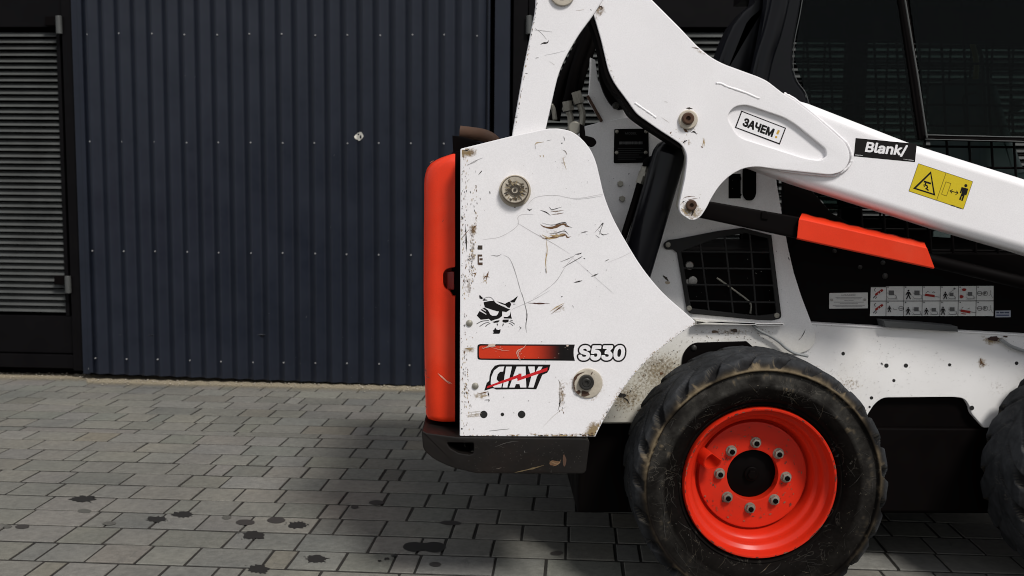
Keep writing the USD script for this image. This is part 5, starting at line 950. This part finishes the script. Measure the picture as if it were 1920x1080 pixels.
# ---- wheels: tyre > carcass with lugs, rim with its nuts
RT = .389
def tyre_mesh():
    NA = 920
    half = [(.232, .046), (.238, .034), (.243, .026), (.247, .030), (.252, .020), (.262, .010), (.28, .003), (.300, 0), (.305, .0015), (.318, .0025), (.335, .004), (.3425, .0055), (.3440, -.0025), (.3470, -.0055), (.3510, -.0055), (.3545, -.0015), (.356, .006), (.358, .013), (.361, .018), (.3645, .025), (.368, .034), (.3705, .046), (.372, .060), (.373, .075), (.3735, .09), (.374, .105), (.374, .118), (.374, .132)]
    W = .264; prof_ = np.array(half + [(r, W - y) for r, y in half[::-1][1:]]); k0 = np.arange(len(prof_)); kk_ = np.linspace(0, len(prof_) - 1, 2 * len(prof_) - 1); prof_ = np.stack([np.interp(kk_, k0, prof_[:, 0]), np.interp(kk_, k0, prof_[:, 1])], 1)
    th = np.linspace(0, 2 * math.pi, NA, endpoint=False); P, T = np.meshgrid(np.arange(len(prof_)), th)
    r = prof_[P, 0]; y = prof_[P, 1]
    side = np.where(y < W / 2, 1.0, -1.0); t = np.abs(y - W / 2) / (W / 2)         # 1 at the shoulder
    NL = 23; pitch_ = 2 * math.pi / NL
    phase = T - side * 0 + np.where(side > 0, 0, .5 * pitch_) + .34 * (1 - t) * (1.0)
    ph = (phase / pitch_ + .5) % 1 - .5
    shd = np.clip((t - .60) / .22, 0, 1); shd = shd * shd * (3 - 2 * shd); wdt = .43 - .115 * shd
    e = 1 / (1 + np.exp((np.abs(ph) - wdt) / .007))
    reach = 1 / (1 + np.exp(-(t - .07) / .02)); out = 1 / (1 + np.exp(-(r - .3555) / .0016))
    lug = e * reach * out
    wear = meshkit.fbm(np.stack([np.cos(T) * 6, np.sin(T) * 6, y * 20], -1), 3)
    h = (1 - (1 - e * reach) * (.33 + .67 * shd)) * out * (.0105 + .0070 * shd + .004 * (wear - .5)) + .0035 * (meshkit.fbm(np.stack([np.cos(T) * 14, np.sin(T) * 14, y * 45], -1), 3, 5) - .5) * out
    h = h + .0016 * (meshkit.fbm(np.stack([np.cos(T) * 9, np.sin(T) * 9, r * 40], -1), 3, 9) - .5)
    yo = np.where((t > .82) & (out > .5), -side * lug * .0035, 0)
    R_ = r + h; x, z = R_ * np.cos(T), R_ * np.sin(T)
    z = np.where(z < -(RT - .012), -(RT - .012) + (z + RT - .012) * .25, z)       # flattened where it stands
    V = np.stack([x, y + yo, z], -1).reshape(-1, 3)
    k = len(prof_); i = np.arange(NA); i2 = (i + 1) % NA; Fc = []
    for j in range(k - 1): Fc += [np.stack([i * k + j, i2 * k + j, i2 * k + j + 1], 1), np.stack([i * k + j, i2 * k + j + 1, i * k + j + 1], 1)]
    # dust: grey on the tread, tan on the ridge, dark sidewall
    nz = meshkit.fbm(np.stack([np.cos(T) * 5, np.sin(T) * 5, r * 14], -1), 4, 3); nz2 = meshkit.fbm(np.stack([np.cos(T) * 30, np.sin(T) * 30, r * 110], -1), 4, 21)
    dark = np.array((.0042, .0034, .0030)); grey = np.array((.032, .0335, .036)); tan = np.array((.155, .120, .075)); mid = np.array((.040, .038, .034))
    tread = out[..., None]
    col = dark * np.ones(r.shape + (1,))
    top = (np.clip(np.sin(T - .25), -1, 1) * .5 + .5)[..., None] ** 1.5
    sm = lambda x, a, b: np.clip((x - a) / (b - a), 0, 1) ** 2 * (3 - 2 * np.clip((x - a) / (b - a), 0, 1))
    ring = (sm(r, .2965, .300) * (1 - sm(r, .340, .345)))[..., None] * (.18 + .82 * top) * (.45 + .9 * nz2)[..., None] * np.clip((nz - .25) * 3, .25, 1)[..., None]; ring = np.clip(ring, 0, 1); col = col * (1 - ring) + mid * ring
    col = col * (1 - tread) + (grey * np.clip(.35 + 1.3 * nz, .2, 1.3)[..., None]) * tread
    gro = (tread[..., 0] * (1 - lug) * (.15 + .6 * shd))[..., None]; col = col * (1 - gro) + np.array((.007, .006, .0055)) * gro
    ridge = (np.exp(-((r - .3505) / .0032) ** 2) * np.clip((nz - .30) * 4, .12, 1) * (.55 + .9 * nz2))[..., None] * (.06 + 1.0 * top); ridge = np.clip(ridge, 0, 1); col = col * (1 - ridge) + tan * ridge
    mud = (np.clip((nz2 - .60) * 12, 0, 1) * np.clip((nz - .5) * 5, 0, 1) * (r > .297) * (r < .36))[..., None] * .9 * (.12 + .88 * top); col = col * (1 - mud) + tan * mud
    lips = (np.clip((nz2 - .42) * 5, 0, .5) * (np.abs(e - .5) < .36) * (.35 + .65 * shd) * out)[..., None]; col = col * (1 - lips) + np.array((.11, .095, .07)) * lips
    return trimesh.Trimesh(V, np.vstack(Fc), process=False), col.reshape(-1, 3)
wc = one((1431, 902), 0.0)
wheel_z = RT - .010
WX = wc[0]
WH = numbered(f'{LD}/wheel'); xf = UsdGeom.Xform.Define(stage, WH)
xf.AddTranslateOp().Set(Gf.Vec3d(WX - base[0], Y0 - base[1], wheel_z - base[2]))
ORIGIN[WH] = np.zeros(3)
tm, tc = tyre_mesh(); part(WH, 'tyre', tm, 'tyre_rubber', smooth=True, col=tc)
sw_r, sw_y = [.243, .247, .252, .262, .28, .300, .318, .335, .343], [.026, .030, .020, .010, .003, 0, .0025, .004, .004]
def side(pv, l):                                     # (arc at r=.3, radius) in centimetres onto the sidewall
    a_, r_ = pv[:, 0] / 30.0, pv[:, 1] / 100.0
    return np.stack([r_ * np.cos(a_), np.interp(r_, sw_r, sw_y) - .0014 - l, r_ * np.sin(a_)], 1)
hair = []
for _ in range(80):
    a_, r_ = rnd.uniform(0, 188), rnd.uniform(25.5, 34); L_ = rnd.uniform(1, 7) * (2.2 if rnd.random() < .15 else 1); d_ = rnd.choice([rnd.gauss(.2, .3), rnd.gauss(1.2, .5), rnd.gauss(-.8, .6)])
    P_ = [(a_, r_)]
    for _k in range(4):
        d_ += rnd.gauss(0, .06); q_ = (P_[-1][0] + math.cos(d_) * L_ / 4, min(34.2, max(24.8, P_[-1][1] + math.sin(d_) * L_ / 4))); P_.append(q_)
    tw = rnd.uniform(.02, .07); hair.append((taper(P_, .012, tw), np.array(rnd.choice([(.07, .065, .058), (.045, .042, .038), (.12, .095, .06)])) * rnd.uniform(.5, 1.2)))
for _ in range(160):
    hair.append((blot((rnd.uniform(0, 188), rnd.uniform(25, 34.3)), rnd.uniform(.04, .22), rnd.uniform(.03, .12), .5, 7), np.array(rnd.choice([(.10, .085, .06), (.06, .055, .05)])) * rnd.uniform(.4, 1.1)))
mm, cc = flat(hair, 0, fn=side, lift=.000004); part(WH, 'tyre_scuffs', mm, 'worn_marks', smooth=False, col=cc, kind='stuff')
rim = lathe([(.232, .046), (.231, .030), (.228, .0255), (.2235, .026), (.2205, .031), (.2185, .040), (.2170, .052), (.2130, .057), (.2045, .061), (.2000, .066), (.1975, .074), (.1955, .086), (.1900, .091), (.1835, .095), (.1800, .103), (.1770, .122), (.1735, .136), (.1690, .138), (.1672, .124), (.1655, .1200), (.1600, .119), (.130, .117), (.085, .117), (.0795, .118), (.0785, .123), (.0785, .150)], 120)
RM = part(WH, 'rim', rim, 'shaded_orange_rim_paint', smooth=40)
def ringfn(yv):
    return lambda pv, l: np.stack([pv[:, 1] / 100 * np.cos(pv[:, 0] / 30), np.full(len(pv), yv) - .0004 - l, pv[:, 1] / 100 * np.sin(pv[:, 0] / 30)], 1)
chips = [(blot((rnd.uniform(0, 188), rnd.uniform(22.45, 22.75)), rnd.uniform(.15, 1.1), rnd.uniform(.05, .16), .4, 8), np.array(rnd.choice([(.03, .018, .012), (.10, .07, .045), (.05, .03, .02)])) * rnd.uniform(.6, 1.3)) for _ in range(70)]
mm, cc = flat(chips, 0, fn=ringfn(.0245), lift=.000002); part(RM, 'edge_chips', mm, 'worn_marks', smooth=False, col=cc, kind='stuff')
mud = [(blot((rnd.uniform(0, 188), rnd.uniform(9, 16)), rnd.uniform(.25, 1.1), rnd.uniform(.06, .22), .45, 8), np.array(rnd.choice([(.14, .09, .055), (.07, .03, .02), (.20, .05, .03)])) * rnd.uniform(.6, 1.2)) for _ in range(90)] + [(taper([(a_, r_), (a_ + rnd.gauss(0, 1.5), r_ + rnd.uniform(.5, 2))], .01, rnd.uniform(.03, .09)), np.array((.16, .02, .012))) for a_, r_ in [(rnd.uniform(0, 188), rnd.uniform(9.5, 14.5)) for _ in range(40)]]
mm, cc = flat(mud, 0, fn=ringfn(.1166), lift=.000002); part(RM, 'mud_specks', mm, 'worn_marks', smooth=False, col=cc, kind='stuff')
part(WH, 'hub', [lathe([(0, .128), (.020, .128), (.022, .130), (.022, .138), (.046, .139), (.052, .142), (.075, .146), (.0785, .150)], 40), lathe([(0, .119), (.0125, .119), (.0145, .1215), (.0145, .130)], 6)], 'black_paint', smooth=30)
for k_ in range(8):
    a = math.radians(87 + 45 * k_); r_ = .103
    aa = np.linspace(0, 2 * math.pi, 6, endpoint=False) + rnd.random()
    nut = slab([np.stack([r_ * math.cos(a) + .0145 * np.cos(aa), r_ * math.sin(a) + .0145 * np.sin(aa)], 1)], .017, .003, 2); nut.apply_translation((0, .102, 0))
    ws_ = lathe([(.009, 0), (.0165, 0), (.0175, .002), (.0175, .004)], 18); ws_.apply_translation((r_ * math.cos(a), .1145, r_ * math.sin(a)))
    nn_ = part(WH, 'wheel_nut', [nut, ws_], 'fitting_metal')
    st = lathe([(0, .0), (.0060, 0), (.0078, .002), (.0078, .012)], 12); st.apply_translation((r_ * math.cos(a), .0965, r_ * math.sin(a))); part(WH, 'wheel_stud', st, 'black_plastic', smooth=40)
# valve guard: a cut half tube standing on the rim
V, Fc = [], []; a0 = math.radians(157); cN = np.array([.152 * math.cos(a0), .152 * math.sin(a0)]); er = np.array([math.cos(a0), math.sin(a0)]); et = np.array([-er[1], er[0]])
NV = 18
for i_ in range(NV + 1):
    fi = math.radians(-35 + 275 * i_ / NV)
    for rr_ in (.0255, .0290):
        q = cN + rr_ * (math.cos(fi) * -er * .9 + math.sin(fi) * et)
        for yy_ in (.060 + .012 * math.sin(fi * 1.3), .112): V.append((q[0] + er[0] * .022 * (yy_ > .1), yy_, q[1] + er[1] * .022 * (yy_ > .1)))
for i_ in range(NV):
    a_ = i_ * 4; b_ = a_ + 4
    for p_, q_ in ((0, 1), (2, 3), (0, 2), (1, 3)): Fc += [(a_ + p_, b_ + p_, b_ + q_), (a_ + p_, b_ + q_, a_ + q_)]
Fc += [(0, 1, 3), (0, 3, 2)]; e_ = NV * 4; Fc += [(e_, e_ + 1, e_ + 3), (e_, e_ + 3, e_ + 2)]
part(WH, 'valve_guard', (np.array(V), np.array(Fc)), 'shaded_orange_rim_paint', smooth=40)
WB = one((2150, 902), 0)[0] - WX
for dx, far, rot in ((WB, False, 37), (0, True, 80), (WB, True, 140)):
    p2 = numbered(f'{LD}/wheel'); x2 = UsdGeom.Xform.Define(stage, p2)
    x2.AddTranslateOp().Set(Gf.Vec3d(WX + dx - base[0], (Y0 + (1.57 if far else 0)) - base[1], wheel_z - base[2]))
    if far: x2.AddRotateZOp().Set(180.0)
    x2.GetPrim().GetReferences().AddInternalReference(WH); x2.GetPrim().SetInstanceable(True)
    if not far: tag(x2.GetPrim(), label='front wheel cut off by the picture edge')
